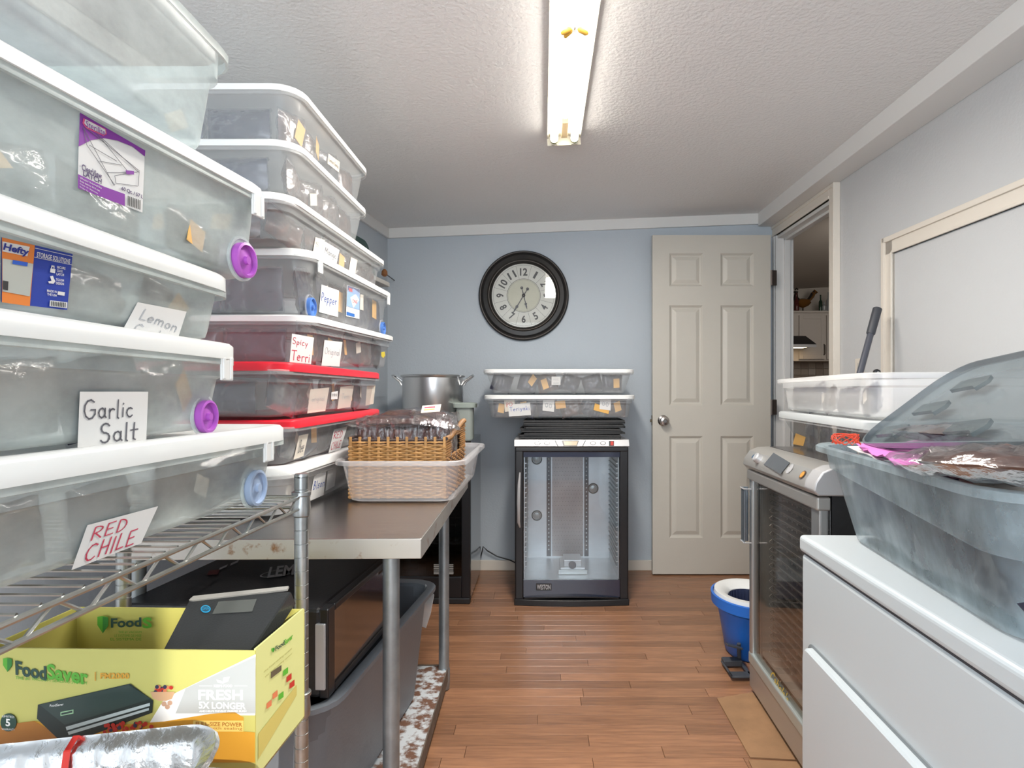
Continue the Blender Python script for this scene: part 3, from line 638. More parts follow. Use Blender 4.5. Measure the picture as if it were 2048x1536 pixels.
# ---- bins on the silver dehydrator at right
r1 = storage_bin('storage_bin', 'grey-lidded bin with an orange tag on the silver dehydrator beside the door', (.872, 2.22, .888), -90, -6.5, .80, .40, .118, FROSTD, lid=LIDG, latch=False, ledge=False, t=.05, lip=.016, fill=(4, 'dark packet inside the grey-lidded bin on the silver dehydrator'), fillblue=True)
pl = wplane(ROOTM[r1.name], (0, .05, 0), (.8, .05, 0), (0, .003, .118))
poly_px('orange_tag', pl, [(1586, 888), (1592, 866), (1612, 874), (1607, 892)], ORANGE, r1, off=.001)
r2 = storage_bin('storage_bin', 'open cloudy bin with purple contents, upper bin on the silver dehydrator', (.875, 2.23, 1.026), -90, -6.5, .80, .40, .112, FROSTL, lid=None, latch=False, t=.018, fl=.014, ledge=True, fill=(4, 'dark purple packet inside the upper open bin on the silver dehydrator'), fillblue=True, fillh=.55)
# ================================================================ WIRE SHELVING UNIT
rk = empty('wire_shelving_unit', (-.63, .62, 0), 'chrome wire shelving unit with slatted shelf carrying the near column of bins', 'shelving unit')
RO = Vector((-.63, .62, 0)); XF, XBk, YN, YFar = -.455, -.79, .06, 1.13
def post(x, y):
    prof = []
    z = .02
    while z < .93:
        prof += [(.0127, z), (.0127, z+.0232), (.0118, z+.0236), (.0118, z+.0246)]; z += .0254
    prof += [(.0127, .93), (.0127, .934), (.0112, .9375)]
    return MB().lathe([(.010, 0), (.016, .002), (.016, .012), (.009, .018)]+prof, (x-RO.x, y-RO.y, 0), 18).build('post', POST, rk)
for x, y in ((XF, YN), (XF, YFar), (XBk, YN), (XBk, YFar)):
    post(x, y)
    for z in (.885, .508):
        MB().lathe([(.0135, z-.028), (.0155, z-.026), (.0165, z-.012), (.0150, z+.010), (.0175, z+.012), (.0175, z+.018), (.0150, z+.019)], (x-RO.x, y-RO.y, 0), 18).build('shelf_collar', POST, rk)
cross = MB().tube([(0, 0, 0), (XBk-XF, 0, 0)], .0017, 6).build('shelf_wire', CHROME, mesh_only=True)
for z in (.895, .517):
    for x in (XF, XBk):
        MB().tube([(x-RO.x, YN-RO.y, z-.001), (x-RO.x, YFar-RO.y, z-.001)], .0032, 8).build('rail', CHROME, rk)
        MB().tube([(x-RO.x, YN-RO.y, z-.022), (x-RO.x, YFar-RO.y-.004, z-.022)], .0032, 8).build('rail', CHROME, rk)
        pts = []; n = 26
        for i in range(n+1):
            y = YN+.03+(YFar-YN-.05)*i/n; pts += [(x-RO.x-.001, y-RO.y-.006, z-.021 if i % 2 else z-.003), (x-RO.x-.001, y-RO.y+.006, z-.021 if i % 2 else z-.003)]
        MB().tube(pts, .0021, 6).build('truss_wire', CHROME, rk)
    for y in (YN, YFar):
        for dz in (-.001, -.022): MB().tube([(XF-RO.x, y-RO.y, z+dz), (XBk-RO.x, y-RO.y, z+dz)], .0030, 8).build('rail', CHROME, rk)
    for x in (XF-.115, XF-.225): MB().tube([(x-RO.x, YN-RO.y, z-.004), (x-RO.x, YFar-RO.y, z-.004)], .0028, 8).build('rail', CHROME, rk)
    n = 42
    for i in range(1, n):
        o = link('shelf_wire', cross, rk); o.location = (XF-RO.x, YN+(YFar-YN)*i/n-RO.y, z+.003)
# ================================================================ STEEL WORK TABLE
tb = empty('steel_work_table', frame((-.267, 1.315, 0), 0, 1.2), 'stainless steel work table with rusty front edge and pipe legs', 'table')
TL_, TD = .70, .98
mb = MB().box(-TL_, 0, 0, TD, .7655, .770)
mb.build('table_top', STEEL, tb, smooth=False, bevel=.002)
MB().box(-TL_, .0, -.0015, .0015, .726, .7690).box(-TL_, 0, TD-.002, TD, .726, .7690).box(-.002, .0005, 0, TD, .726, .7690).box(-TL_, -TL_+.002, 0, TD, .726, .7690).build('top_apron', STEELRUST, tb, smooth=False, bevel=.001)
for x, y in ((-.078, .055), (-.078, TD-.09), (-TL_+.05, .055), (-TL_+.05, TD-.09)):
    MB().lathe([(.012, 0), (.020, .004), (.022, .03), (.022, .075), (.0195, .08), (.0188, .085), (.0188, .727)], (x, y, 0), 20).build('leg', GALV, tb)
us = MB().box(-TL_+.03, -.064, .035, TD-.07, .072, .078)
us.build('undershelf', mat('rusty_white_shelf', (.55, .58, .60), .6, vary=(28, .8, .44, .56), col2=(.16, .075, .045), bump=(60, .3)), tb, smooth=False)
MB().box(-.066, -.062, .03, TD-.06, .035, .082).box(-TL_+.03, -.062, TD-.072, TD-.068, .035, .082).build('undershelf_edge', mat('rusty_edge', (.17, .13, .10), .6, vary=(30, .5)), tb, smooth=False)
# ================================================================ GREY TOTE, BLACK BOXED DEHYDRATOR
tM = frame((-.458, 1.235, .082), 90, -5.5)
tt = empty('storage_tote', tM, 'large open grey plastic tote on the undershelf of the steel table', 'storage tote')
tub('tub', tt, .82, .44, .362, GTOTE, t=.035, fl=.026, r=.06, ledge=False)
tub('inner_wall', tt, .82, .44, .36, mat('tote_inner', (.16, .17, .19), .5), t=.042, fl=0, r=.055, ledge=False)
cd = MB().tube([(.62+.12*math.cos(R(a)), .17+.09*math.sin(R(a)), .345) for a in range(-120, 150, 15)], .004, 8).build('cord', BLACKP)
cd.matrix_world = tM; tag(cd, 'black cord lying curled in the far end of the open grey tote', 'cord')
wp = poly_px('plastic_flap', (Vector((-.36, 2.0, .4)), Vector((-.55, -1, .1)).normalized()), [(851, 1168), (868, 1190), (861, 1228), (852, 1256), (842, 1252), (846, 1236), (839, 1233), (849, 1205)], FROSTL, thick=.002)
tag(wp, 'torn white plastic scrap hanging over the far corner of the grey tote', 'plastic scrap')
lM = frame((-.455, 1.255, .449), 90, -4.0)
lm = empty('boxed_dehydrator', lM, 'black dehydrator with oval badge, lying on the grey tote under the steel table', 'dehydrator')
LH = .188
MB().box(0, .47, .012, .46, 0, LH).build('body', BLACKP, lm, smooth=False, bevel=.008)
MB().box(.0, .035, -.006, .014, .0, LH).box(.44, .47, -.006, .014, 0, LH).box(.035, .44, -.006, .014, LH-.016, LH).box(.035, .44, -.006, .014, 0, .018).build('door_frame', BLACK, lm, smooth=False, bevel=.003)
MB().box(.034, .441, -.002, .004, .016, LH-.014).build('glass_door', mat('brown_glass', (.055, .028, .018), .12, coat=1), lm, smooth=False)
MB().box(-.006, .006, -.001, .02, .02, LH-.03).build('trim_bar', SILVERL, lm, smooth=False, bevel=.002)
MB().box(.33, .41, -.012, -.006, LH-.030, LH-.024).build('handle', SILVER, lm, smooth=False, bevel=.002)
tp = wplane(lM, (0, 0, LH), (.4, 0, LH), (0, .4, LH)); 
if tp[1].z < 0: tp = (tp[0], -tp[1])
cc = hit(562, 1146, tp)
disc('badge', cc, (0, 0, 1), .050, mat('badge_grey', (.45, .45, .46), .4), lm, 36, .0015, ry=.030)
disc('badge_inner', cc, (0, 0, 1), .046, BLACKP, lm, 36, .002, ry=.026)
text_px('LEM', tp, (540, 1136), (590, 1130), (534, 1158), mat('badge_grey', (.16,.16,.17), .4), lm, off=.0026, bold=.03)
for q in ([(462, 1128), (478, 1121), (476, 1126), (460, 1133)], [(440, 1137), (456, 1130), (453, 1135), (437, 1142)]): poly_px('control_mark', tp, q, mat('badge_grey', (.16,.16,.17), .4), lm, off=.002)
poly_px('control_mark', tp, [(418, 1143), (440, 1140), (436, 1150), (414, 1152)], mat('dull_red', (.12, .02, .02)), lm, off=.002)
# ================================================================ VACUUM SEALER CARTON + CONTENTS
LIME = mat('carton_lime', (.55, .52, .15), .55, vary=(3, .12)); LIMEI = mat('carton_inside', (.55, .50, .12), .6)
OCH = mat('carton_ochre', (.60, .30, .03), .5); OCHD = mat('carton_brown', (.42, .17, .03), .5)
bx0, bx1, by0, by1, bz0, bz1 = -.825, -.420, .875, 1.045, .524, .713
cM = Matrix.Translation((bx1, by0, bz0)) @ Matrix.Rotation(R(-1.5), 4, 'Z')
ct = empty('cardboard_carton', cM, 'open yellow-green printed carton on the lower wire shelf', 'carton')
cw, cdp, ch = bx1-bx0, by1-by0, bz1-bz0; tk = .003
MB().box(-cw, 0, 0, tk, 0, ch).build('front_panel', LIME, ct, smooth=False)
MB().box(-cw, 0, cdp-tk, cdp, 0, ch).build('back_panel', LIMEI, ct, smooth=False)
MB().box(-tk, 0, tk, cdp-tk, 0, ch+.002).build('side_panel', mat('carton_side', (.56, .57, .24), .5), ct, smooth=False)
MB().box(-cw, -cw+tk, tk, cdp-tk, 0, ch).build('side_panel', LIMEI, ct, smooth=False)
MB().box(-cw, 0, 0, cdp, 0, tk).build('bottom_panel', CARD, ct, smooth=False)
fp = wplane(cM, (0, 0, 0), (-cw, 0, 0), (0, 0, ch))
sp = wplane(cM, (0, 0, 0), (0, cdp, 0), (0, 0, ch))
bp_ = (xf(cM, (0, cdp-tk, 0)), Vector((0, -1, 0)))
DKG = mat('ink_dark_green', (.02, .06, .045), .5); GRN = mat('ink_green', (.09, .36, .03), .5); WHT = mat('ink_white', (.85, .85, .83), .6)
def fpp(nm, pts, m, off=.001): return poly_px(nm, fp, pts, m, ct, off=off)
fpp('white_print', [(300, 1445), (330, 1396), (512, 1308), (511, 1430), (420, 1430), (335, 1443)], WHT, .0008)
cur = [(0, 1450), (70, 1441), (160, 1455), (330, 1442), (420, 1427), (470, 1423), (488, 1434), (488, 1462), (511, 1464)]
fpp('ochre_band', cur+[(511, 1524), (0, 1524)], OCH, .0012)
fpp('brown_band', [(0, 1450), (70, 1441), (120, 1470), (150, 1494), (80, 1490), (0, 1490)], OCHD, .0016)
fpp('pale_band', [(388, 1440), (488, 1440), (488, 1462), (386, 1462)], mat('carton_pale', (.75, .55, .15), .5), .0016)
text_px('Food', fp, (32, 1320), (94, 1332), (33, 1349), DKG, ct, off=.0016, bold=.035)
text_px('Saver', fp, (95, 1326), (177, 1338), (96, 1357), GRN, ct, off=.0016, bold=.035)
text_px('THE #1 VACUUM SEALING SYSTEM', fp, (33, 1351), (175, 1362), (33, 1358), GRN, ct, off=.0016)
text_px('FM2000', fp, (202, 1345), (260, 1345), (202, 1357), OCH, ct, off=.0016, bold=.03)
fpp('divider_line', [(191, 1343), (193, 1343), (193, 1361), (191, 1361)], OCH, .0016)
def shield(plane, x, y, s, par, sk=0):
    q = [(x, y+2*s), (x+.5*s*2, y), (x+2*s, y+s*.6+sk), (x+2*s, y+2.3*s+sk), (x+s, y+4*s+sk*.5), (x+.1*s, y+2.8*s)]
    q = [(x, y), (x+s, y-.15*s+sk*.5), (x+2*s, y+.1*s+sk), (x+2*s, y+1.6*s+sk), (x+s, y+3*s+sk*.5), (x, y+1.5*s)]
    poly_px('leaf_shield', plane, q, GRN, par, off=.0016)
    poly_px('leaf_shield', plane, [(x+s, y+sk*.5), (x+2*s, y+.1*s+sk), (x+2*s, y+1.6*s+sk), (x+s, y+3*s+sk*.5)], mat('ink_mid_green', (.03, .20, .03)), par, off=.002)
shield(fp, 8, 1316, 9, ct)
# printed picture of the sealer appliance
fpp('appliance_print', [(78, 1408), (262, 1366), (308, 1400), (306, 1424), (160, 1478), (118, 1476), (76, 1436)], mat('print_black', (.02, .03, .028), .35), .002)
fpp('appliance_print', [(82, 1408), (260, 1368), (304, 1396), (132, 1448)], mat('print_dkgreen', (.035, .055, .05), .3), .0024)
fpp('appliance_print', [(134, 1452), (302, 1404), (302, 1410), (136, 1459)], mat('print_steel', (.45, .52, .52), .3), .0024)
fpp('appliance_print', [(138, 1462), (300, 1414), (300, 1419), (140, 1468)], mat('print_steel', (.45, .52, .52), .3), .0024)
text_px('FoodSaver', fp, (103, 1407), (130, 1404), (103, 1412), WHT, ct, off=.0028)
fpp('button_print', [(124, 1422), (150, 1417), (150, 1425), (124, 1430)], mat('print_lgreen', (.3, .5, .3)), .0028)
fpp('button_print', [(126, 1424), (148, 1419), (148, 1423), (126, 1428)], mat('print_dkgreen', (.035, .055, .05), .3), .0030)
rb = random.Random(5)
BER = [mat('berry_red', (.45, .03, .02), .4), mat('berry_dark', (.03, .035, .07), .4), mat('berry_orange', (.6, .18, .08), .4)]
def fdisc(x, y, r, m, off): poly_px('berry_print', fp, [(x+r*math.cos(a*PI/5), y+r*math.sin(a*PI/5)) for a in range(10)], m, ct, off=off)
for i in range(40):
    t_ = rb.random(); fdisc(208+t_*98, 1450+rb.uniform(-9, 9)*(1-t_*.4)+(.5-t_)*6, rb.uniform(2.5, 4.5), BER[0] if rb.random() < .6 else rb.choice(BER), .003+i*.00002)
for i in range(16): fdisc(327+rb.uniform(-18, 18), 1380+rb.uniform(-8, 3), 4, rb.choice(BER), .002+i*.00002)
fpp('bowl_print', [(303, 1382), (352, 1382), (346, 1396), (334, 1400), (320, 1400), (308, 1395)], mat('print_bowl', (.55, .33, .18), .5), .0026)
for x, y in ((330, 1406), (337, 1412), (342, 1404)): fdisc(x, y, 5, mat('print_nut', (.5, .3, .2)), .0026)
GRYT = mat('ink_light_grey', (.50, .50, .50))
fpp('grey_print', [(372, 1376), (512, 1312), (512, 1426), (352, 1426)], mat('print_grey', (.43, .44, .43)), .0012)
for tx, a, b, c_ in (('FRESH', (398, 1378), (487, 1378), (398, 1399)), ('5X LONGER', (399, 1402), (493, 1404), (399, 1416)), ('KEEPS FOOD', (429, 1368), (466, 1368), (429, 1373)), ('AND HELPS PREVENT FREEZER BURN', (400, 1419), (494, 1419), (400, 1423))):
    text_px(tx, fp, a, b, c_, WHT, ct, off=.0018, bold=.03)
text_px('FULL-SIZE POWER', fp, (393, 1442), (486, 1444), (393, 1450), OCHD, ct, off=.002, bold=.02)
text_px('with sealing', fp, (420, 1452), (486, 1453), (420, 1459), OCHD, ct, off=.002)
for q in ([(400, 1370), (426, 1370), (426, 1371), (400, 1371)], [(470, 1370), (496, 1370), (496, 1371), (470, 1371)]): fpp('rule_line', q, WHT, .0018)
fpp('sprout_print', [(447, 1366), (437, 1364), (434, 1358), (443, 1360), (447, 1363), (448, 1354), (461, 1352), (458, 1361)], WHT, .0018)
# warranty badge
fpp('badge_print', [(20+16*math.cos(a*PI/12), 1443+18*math.sin(a*PI/12)) for a in range(24)], DKG, .0026)
text_px('5', fp, (15, 1435), (24, 1436), (15, 1450), WHT, ct, off=.003, bold=.03)
text_px('LIMITED', fp, (8, 1428), (32, 1430), (8, 1432), WHT, ct, off=.003); text_px('WARRANTY', fp, (7, 1454), (33, 1455), (7, 1458), WHT, ct, off=.003)
# side panel print
text_px('Food', sp, (549, 1293), (567, 1280), (549, 1303), DKG, ct, off=.0016, bold=.03); text_px('Saver', sp, (567, 1280), (584, 1266), (567, 1291), GRN, ct, off=.0016, bold=.03)
shield(sp, 541, 1297, 3, ct, -2)
poly_px('side_print', sp, [(540, 1344), (561, 1330), (561, 1341), (540, 1357)], mat('print_dark', (.10, .08, .05)), ct, off=.0016)
poly_px('side_print', sp, [(515, 1468), (592, 1370), (592, 1390), (515, 1519)], mat('print_sideochre', (.50, .42, .12)), ct, off=.0012)
for i, (a, b) in enumerate(((526, 1342), (528, 1352))): text_px('the fresh sealing system', sp, (a, b), (582, b-47), (a, b+5), mat('ink_olive', (.35, .33, .1)), ct, off=.0016)
for x, y, c_ in ((548, 1386, 'berry_orange'), (569, 1340, 'ink_green'), (576, 1352, 'berry_red'), (560, 1388, 'ink_green'), (536, 1405, 'berry_orange'), (582, 1365, 'berry_red')):
    poly_px('side_print', sp, [(x-5, y+2), (x+5, y-6), (x+5, y+6), (x-5, y+13)], MATS[c_], ct, off=.0018)
# print on the inner back panel
text_px('Food', bp_, (223, 1236), (284, 1234), (223, 1255), DKG, ct, off=.0016, bold=.035); text_px('S', bp_, (286, 1234), (305, 1234), (286, 1256), GRN, ct, off=.0016, bold=.035)
shield(bp_, 196, 1233, 11, ct)
for i, tx in enumerate(('THE #1 VACUUM', 'LE SYSTEME DE MISE', 'EL SISTEMA DE')): text_px(tx, bp_, (238-8*i, 1261+7*i), (284, 1261+7*i), (238-8*i, 1266+7*i), GRN, ct, off=.0016)
fl_ = MB().add([(-.25, .03, .05), (-.07, .03, .10), (-.06, .13, .17), (-.17, .14, .175), (-.25, .03, .053), (-.07, .03, .103), (-.06, .132, .173), (-.17, .142, .178)], [(0,1,2,3),(4,7,6,5),(0,4,5,1),(1,5,6,2),(2,6,7,3),(3,7,4,0)]).build('carton_flap', mat('carton_amber', (.58, .37, .03), .5), ct, smooth=False)
# flat black sealer leaning in the carton
P0 = W(330, 1308, .93); P1 = W(508, 1300, .93); P2 = W(578, 1176, 1.015); P3 = W(380, 1197, 1.015)
ex = (P1-P0).normalized(); ey = ((P3-P0)-ex*(P3-P0).dot(ex)).normalized(); ez = ex.cross(ey)
vM = Matrix((( *[ex.x, ey.x, ez.x], P0.x), (*[ex.y, ey.y, ez.y], P0.y), (*[ex.z, ey.z, ez.z], P0.z), (0,0,0,1)))
vs_ = empty('vacuum_sealer', vM, 'flat black kitchen appliance with a round blue sticker standing in the open carton', 'appliance')
I = vM.inverted(); q = [I @ P for P in (P0, P1, P2, P3)]; q = [Vector((a.x, a.y, 0)) for a in q]
q[0] += Vector((-.006, -.025, 0)); q[1] += Vector((-.010, -.025, 0))
def sl(z, s=1.0):
    c_ = sum(q, Vector())/4; return [Vector((c_.x+(a.x-c_.x)*s, c_.y+(a.y-c_.y)*s, z)) for a in q]
MB().loft([sl(-.035, .98), sl(-.033), sl(-.004), sl(0, .985)]).build('body', mat('sealer_black', (.028, .030, .032), .3, bump=(300, .15), coat=.4), vs_, smooth=False)
sP = (P0, ez if ez.dot(CAMP-P0) > 0 else -ez)
poly_px('top_edge', sP, [(379, 1202), (388, 1194), (578, 1174), (575, 1181), (386, 1203)], mat('edge_grey', (.28, .27, .25), .4), vs_, off=.003, thick=.004)
poly_px('window', sP, [(438, 1204), (514, 1199), (505, 1224), (425, 1229)], mat('window_grey', (.085, .09, .085), .2), vs_, off=.0015)
poly_px('sticker', sP, [(412+10*math.cos(a*PI/12), 1219+7.5*math.sin(a*PI/12)) for a in range(24)], mat('sticker_cyan', (.02, .28, .5)), vs_, off=.0015)
poly_px('sticker', sP, [(412+8*math.cos(a*PI/12), 1219+5.5*math.sin(a*PI/12)) for a in range(24)], mat('sticker_dark', (.02, .06, .10)), vs_, off=.002)
text_px('OPEN', sP, (405, 1217), (419, 1216), (405, 1222), mat('sticker_cyan', (.02, .28, .5)), vs_, off=.0025)
# ================================================================ FOIL PANS
FOIL = mat('aluminium_foil', (.80, .80, .80), .22, 1, bump=(45, .8, 5))
def foil_pan(label, M, L, D, h, seed):
    root = empty('foil_pan', M, label, 'foil pan', None)
    def lp(i, z, rad, wav=0, ph=0):
        pts = rr(i, L-i, i, D-i, rad, z, 6); out = []
        # resample finely so the walls can be fluted
        tot = []; n = len(pts)
        for k in range(n):
            a, b = pts[k], pts[(k+1) % n]; m = max(1, int((b-a).length/.006))
            for j in range(m): tot.append(a.lerp(b, j/m))
        return tot
    base = lp(.0, 0, .05); n = len(base); c = Vector((L/2, D/2, 0))
    loops = []
    def ring(inset, z, flute=0, crk=0):
        out = []
        s = 0
        for k, p in enumerate(base):
            d = Vector((p.x-c.x, p.y-c.y, 0)); nrm = (base[(k+1) % n]-base[k-1]).cross(Vector((0, 0, 1))).normalized()
            s += (base[k]-base[k-1]).length if k else 0
            f = flute*(abs(math.sin(s*PI/.034))**.7)
            cr = crk*noise.noise(Vector((s*60, z*40, seed)))
            out.append(Vector((p.x, p.y, z+cr))-nrm*(inset+f+cr))
        return out
    for i_, z_, fl2, ck in ((.035, 0, 0, .001), (.026, .004, .004, .001), (.014, h*.5, .006, .001), (.006, h*.93, .004, .0005), (.0, h, 0, .001), (-.010, h+.001, 0, .002), (-.013, h+.005, 0, .001), (-.016, h+.001, 0, .001), (-.014, h-.003, 0, .001)):
        loops.append(ring(i_, z_, fl2, ck))
    MB().loft(loops, cap0=True, cap1=False).build('tray', FOIL, root, ang=60)
    return root
def wmat(org, ex, ey):
    ex = ex.normalized(); ez = ex.cross(ey).normalized(); ey = ez.cross(ex)
    return Matrix(((ex.x, ey.x, ez.x, org.x), (ex.y, ey.y, ez.y, org.y), (ex.z, ey.z, ez.z, org.z), (0, 0, 0, 1)))
fo = W(446, 1440, .80)
h0 = .075
e1 = (W(60, 1492, .80)-fo)
M1 = frame((fo.x-.380, .565, .500), 0, 0) @ Matrix.Rotation(R(9), 4, 'X') @ Matrix.Rotation(R(-6.5), 4, 'Y')
fp1 = foil_pan('shiny fluted foil pan with a red strap at the front of the lower shelf', M1, .40, .235, .07, 1)
MB().loft([[(x, y, z), (x+.009, y, z), (x+.009, y+.002, z+.001), (x, y+.002, z+.001)] for x, y, z in ((.198, .247, .068), (.198, .242, .078), (.197, .226, .070), (.194, .212, .035), (.190, .197, .006))]).build('strap', mat('strap_red', (.62, .03, .02), .5), fp1, smooth=False)
M2 = frame((fo.x-.345, .570, .518), 0, -6) @ Matrix.Rotation(R(3), 4, 'X')
fp2 = foil_pan('second foil pan showing its crumpled corner beneath the one with the red strap', M2, .415, .245, .06, 2)
sp_ = MB().tube([(.10, .10, .05), (.18, .12, .06), (.28, .14, .075)], [.004, .005, .012], 8).add([], []).build('spoon', ALU)
sp_.matrix_world = M1; tag(sp_, 'metal spoon lying inside the shiny foil pan', 'spoon')
rg = MB().tube([(.27+.035*math.cos(a*PI/9), .12+.03*math.sin(a*PI/9), .055+.01*math.cos(a*PI/9)) for a in range(18)], .004, 8, closed=True).build('steel_ring', ALU)
rg.matrix_world = M1; tag(rg, 'steel ring mould lying inside the shiny foil pan', 'kitchen ring')
# ================================================================ WICKER BASKET WITH PACKETS
bM = frame((-.572, 1.765, .7775), 0, 0)
bk = empty('wicker_basket', bM, 'honey-coloured rectangular wicker basket with a handle end, standing in the open bin', 'basket')
bL, bD, bH = .288, .40, .178
MB().box(.004, bL-.004, .004, bD-.004, 0, .004).build('base', WICK, bk, smooth=False)
nst = 10
for i in range(nst+1):
    x = .006+(bL-.012)*i/nst
    MB().box(x-.004, x+.004, -.003, .001, 0, bH+.004).build('stake', WICK, bk, smooth=False, bevel=.001)
nr = 28
def weft(p0, p1, z, k, nst, amp=.0035, r=.0037, M=None):
    pts = []
    n = nst*4; d = Vector(p1)-Vector(p0); nn = Vector((d.y, -d.x, 0)).normalized()
    for j in range(n+1):
        t = j/n; pts.append(Vector(p0)+d*t+nn*amp*math.cos(PI*(t*nst)+PI*(k % 2))+Vector((0, 0, z+.0006*math.sin(j*1.7+k))))
    return pts
for k in range(nr):
    z = .005+k*(bH-.02)/nr
    MB().tube(weft((0, 0, 0), (bL, 0, 0), z, k, nst), .0034, 5).build('strand', WICK, bk)
for k in range(nr-2, nr): pass
MB().tube([(0, .003, bH-.006), (bL, .003, bH-.006)], .0045, 6).tube([(0, .003, bH), (0, bD, bH)], .0045, 6).build('rim', WICKD, bk)
MB().tube(weft((0, 0, 0), (bL, 0, 0), bH-.012, 1, nst), .003, 5).build('strand', WICK, bk)
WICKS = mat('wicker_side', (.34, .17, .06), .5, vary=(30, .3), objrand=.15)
def side_top(t): return bH*(.97+.20*max(0, min(1, (t-.15)/.75)))
for k in range(30):
    z = .004+k*.0072; t0 = 0
    if z > bH*.97: t0 = .15+.75*(z/bH-.97)/.20
    if t0 > .94: continue
    segs = [(t0, 1.0)]
    if .70*bH < z < .96*bH: segs = [(t0, .22), (.72, 1.0)] if t0 < .22 else [(.72, 1.0)]
    for a, b in segs:
        MB().tube([(bL+.002*math.cos(j*PI+k*PI), bD*(a+(b-a)*j/12), z) for j in range(13)], .0034, 5).build('strand', WICKS, bk)
hp = [(bL, bD*(j/14), side_top(j/14)+.003) for j in range(15)]
MB().tube(hp, .0045, 6).build('handle', WICKD, bk)
mb = MB()
for j in range(56):
    t = j/56
    if .42 < t < .55: continue
    c_ = Vector((bL, bD*t, side_top(t)+.003)); mb.tube([c_+Vector((.007*math.cos(a*PI/4), 0, .007*math.sin(a*PI/4))) for a in range(8)], .0022, 5, closed=True)
mb.build('handle_wrap', WICKS, bk)
MB().box(0, .004, 0, bD, 0, bH-.006).box(0, bL, bD-.004, bD, 0, bH-.006).build('far_walls', WICKS, bk, smooth=False)
rj = random.Random(11)
lab = 'upright clear bag of dried meat packed in the wicker basket'
for i in range(7):
    M = bM @ Matrix.Translation((.03+i*.038, .055+rj.uniform(0, .02), .135)) @ Matrix.Rotation(rj.uniform(-.35, .35), 4, 'Z') @ Matrix.Rotation(rj.uniform(-.12, .12), 4, 'Y')
    packet(M, lab, 'upright bags in the basket', (.36, .9, 1.15), film=True, rn=rj)
for i in range(7):
    M = bM @ Matrix.Translation((.03+i*.038, .17+rj.uniform(0, .02), .14)) @ Matrix.Rotation(rj.uniform(-.35, .35), 4, 'Z')
    packet(M, lab, 'upright bags in the basket', (.36, .9, 1.15), film=True, rn=rj)
for i in range(5):
    M = bM @ Matrix.Translation((bL-.03, .10+i*.062, .15)) @ Matrix.Rotation(R(80)+rj.uniform(-.3, .3), 4, 'Z')
    packet(M, lab, 'upright bags in the basket', (.34, .9, 1.1), film=True, rn=rj)
def flat(x, y, z, sx, sy, rz, tilt=0, tx=0): return bM @ Matrix.Translation((x, y, z)) @ Matrix.Rotation(rz, 4, 'Z') @ Matrix.Rotation(tx, 4, 'Y') @ Matrix.Rotation(R(90)+tilt, 4, 'X')
packet(flat(.10, .13, .222, 1, 1, .05, .06), 'long flat bag of dried meat lying on top of the basket at the left', None, (1.25, .8, 1.2), film=True, rn=rj)
packet(flat(.12, .24, .238, 1, 1, -.1, .1), 'flat bag of dried meat behind, topmost on the basket', None, (1.1, .8, 1.1), film=True, rn=rj)
packet(flat(.225, .15, .228, 1, 1, .3, .25, .15), 'flat bag of dried meat slanting down at the right end of the basket top', None, (.75, .9, 1.0), film=True, rn=rj)
lc = MB().box(-.03, .03, -.0005, .0005, -.017, .017).build('label_card', PAPERC, smooth=False)
lc.matrix_world = bM @ Matrix.Translation((.222, .112, .262)) @ Matrix.Rotation(R(-50), 4, 'X') @ Matrix.Rotation(-.1, 4, 'Z'); tag(lc, 'cream label card lying on the bags at the top of the basket', 'label card')
for dz, cc_ in ((.006, INKR), (-.004, ORANGE)):
    o_ = MB().box(-.022, .012, -.0012, -.0006, dz-.0025, dz+.0025).build('label_line', cc_, lc, smooth=False)
# ================================================================ BLACK DEHYDRATOR BEHIND THE TABLE, POT, SMALL TUB
kM = frame((-.957, 3.10, 0)); KW_, KD, KH = .582, .50, .84
kd = empty('dehydrator_cabinet', kM, 'black glass-fronted dehydrator cabinet in the back left corner behind the table', 'dehydrator')
mb = MB().box(0, .012, .02, KD, .02, KH).box(KW_-.012, KW_, .02, KD, .02, KH).box(.012, KW_-.012, KD-.012, KD, .02, KH).box(.012, KW_-.012, .02, KD-.012, KH-.02, KH).box(.012, KW_-.012, .02, KD-.012, .02, .035)
mb.build('cabinet_shell', mat('gloss_black', (.015, .015, .017), .12, coat=.6), kd, smooth=False)
MB().box(0, .045, -.01, .022, .03, KH-.03).box(KW_-.045, KW_, -.01, .022, .03, KH-.03).box(.045, KW_-.045, -.01, .022, KH-.08, KH-.03).box(.045, KW_-.045, -.01, .022, .03, .14).build('door_frame', BLACK, kd, smooth=False, bevel=.006)
MB().box(.045, KW_-.045, 0, .004, .14, KH-.08).build('glass_pane', GLASSD, kd, smooth=False)
MB().box(0, KW_, -.014, .03, 0, .032).build('base_plinth', BLACKP, kd, smooth=False, bevel=.006)
gb = MB()
for i in range(5): gb.box(.395, .495, -.014, -.009, .165+i*.009, .169+i*.009)
gb.box(.395, .495, -.013, -.0, .155, .163); gb.build('vent_grille', mat('grille_grey', (.30, .30, .29), .4), kd, smooth=False)
rk_t = MB()
for i in range(14): rk_t.box(.03, KW_-.03, .03, KD-.05, .16+i*.042, .164+i*.042)
tr = MB().box(.03, KW_-.03, .03, KD-.05, 0, .003)
for k in range(14): tr.box(.03+k*.039, .034+k*.039, .028, .032, -.008, .010)
trm = tr.build('tray', mat('tray_dark', (.05, .048, .045), .5, .3), mesh_only=True, smooth=False)
for i in range(15):
    o = link('tray', trm, kd); o.location = (0, 0, .17+i*.038)
pt = empty('stock_pot', (-.615, 3.36, KH), 'wide brushed aluminium stock pot behind the basket in front of the blue wall', 'pot')
pr = .168; ph = .345
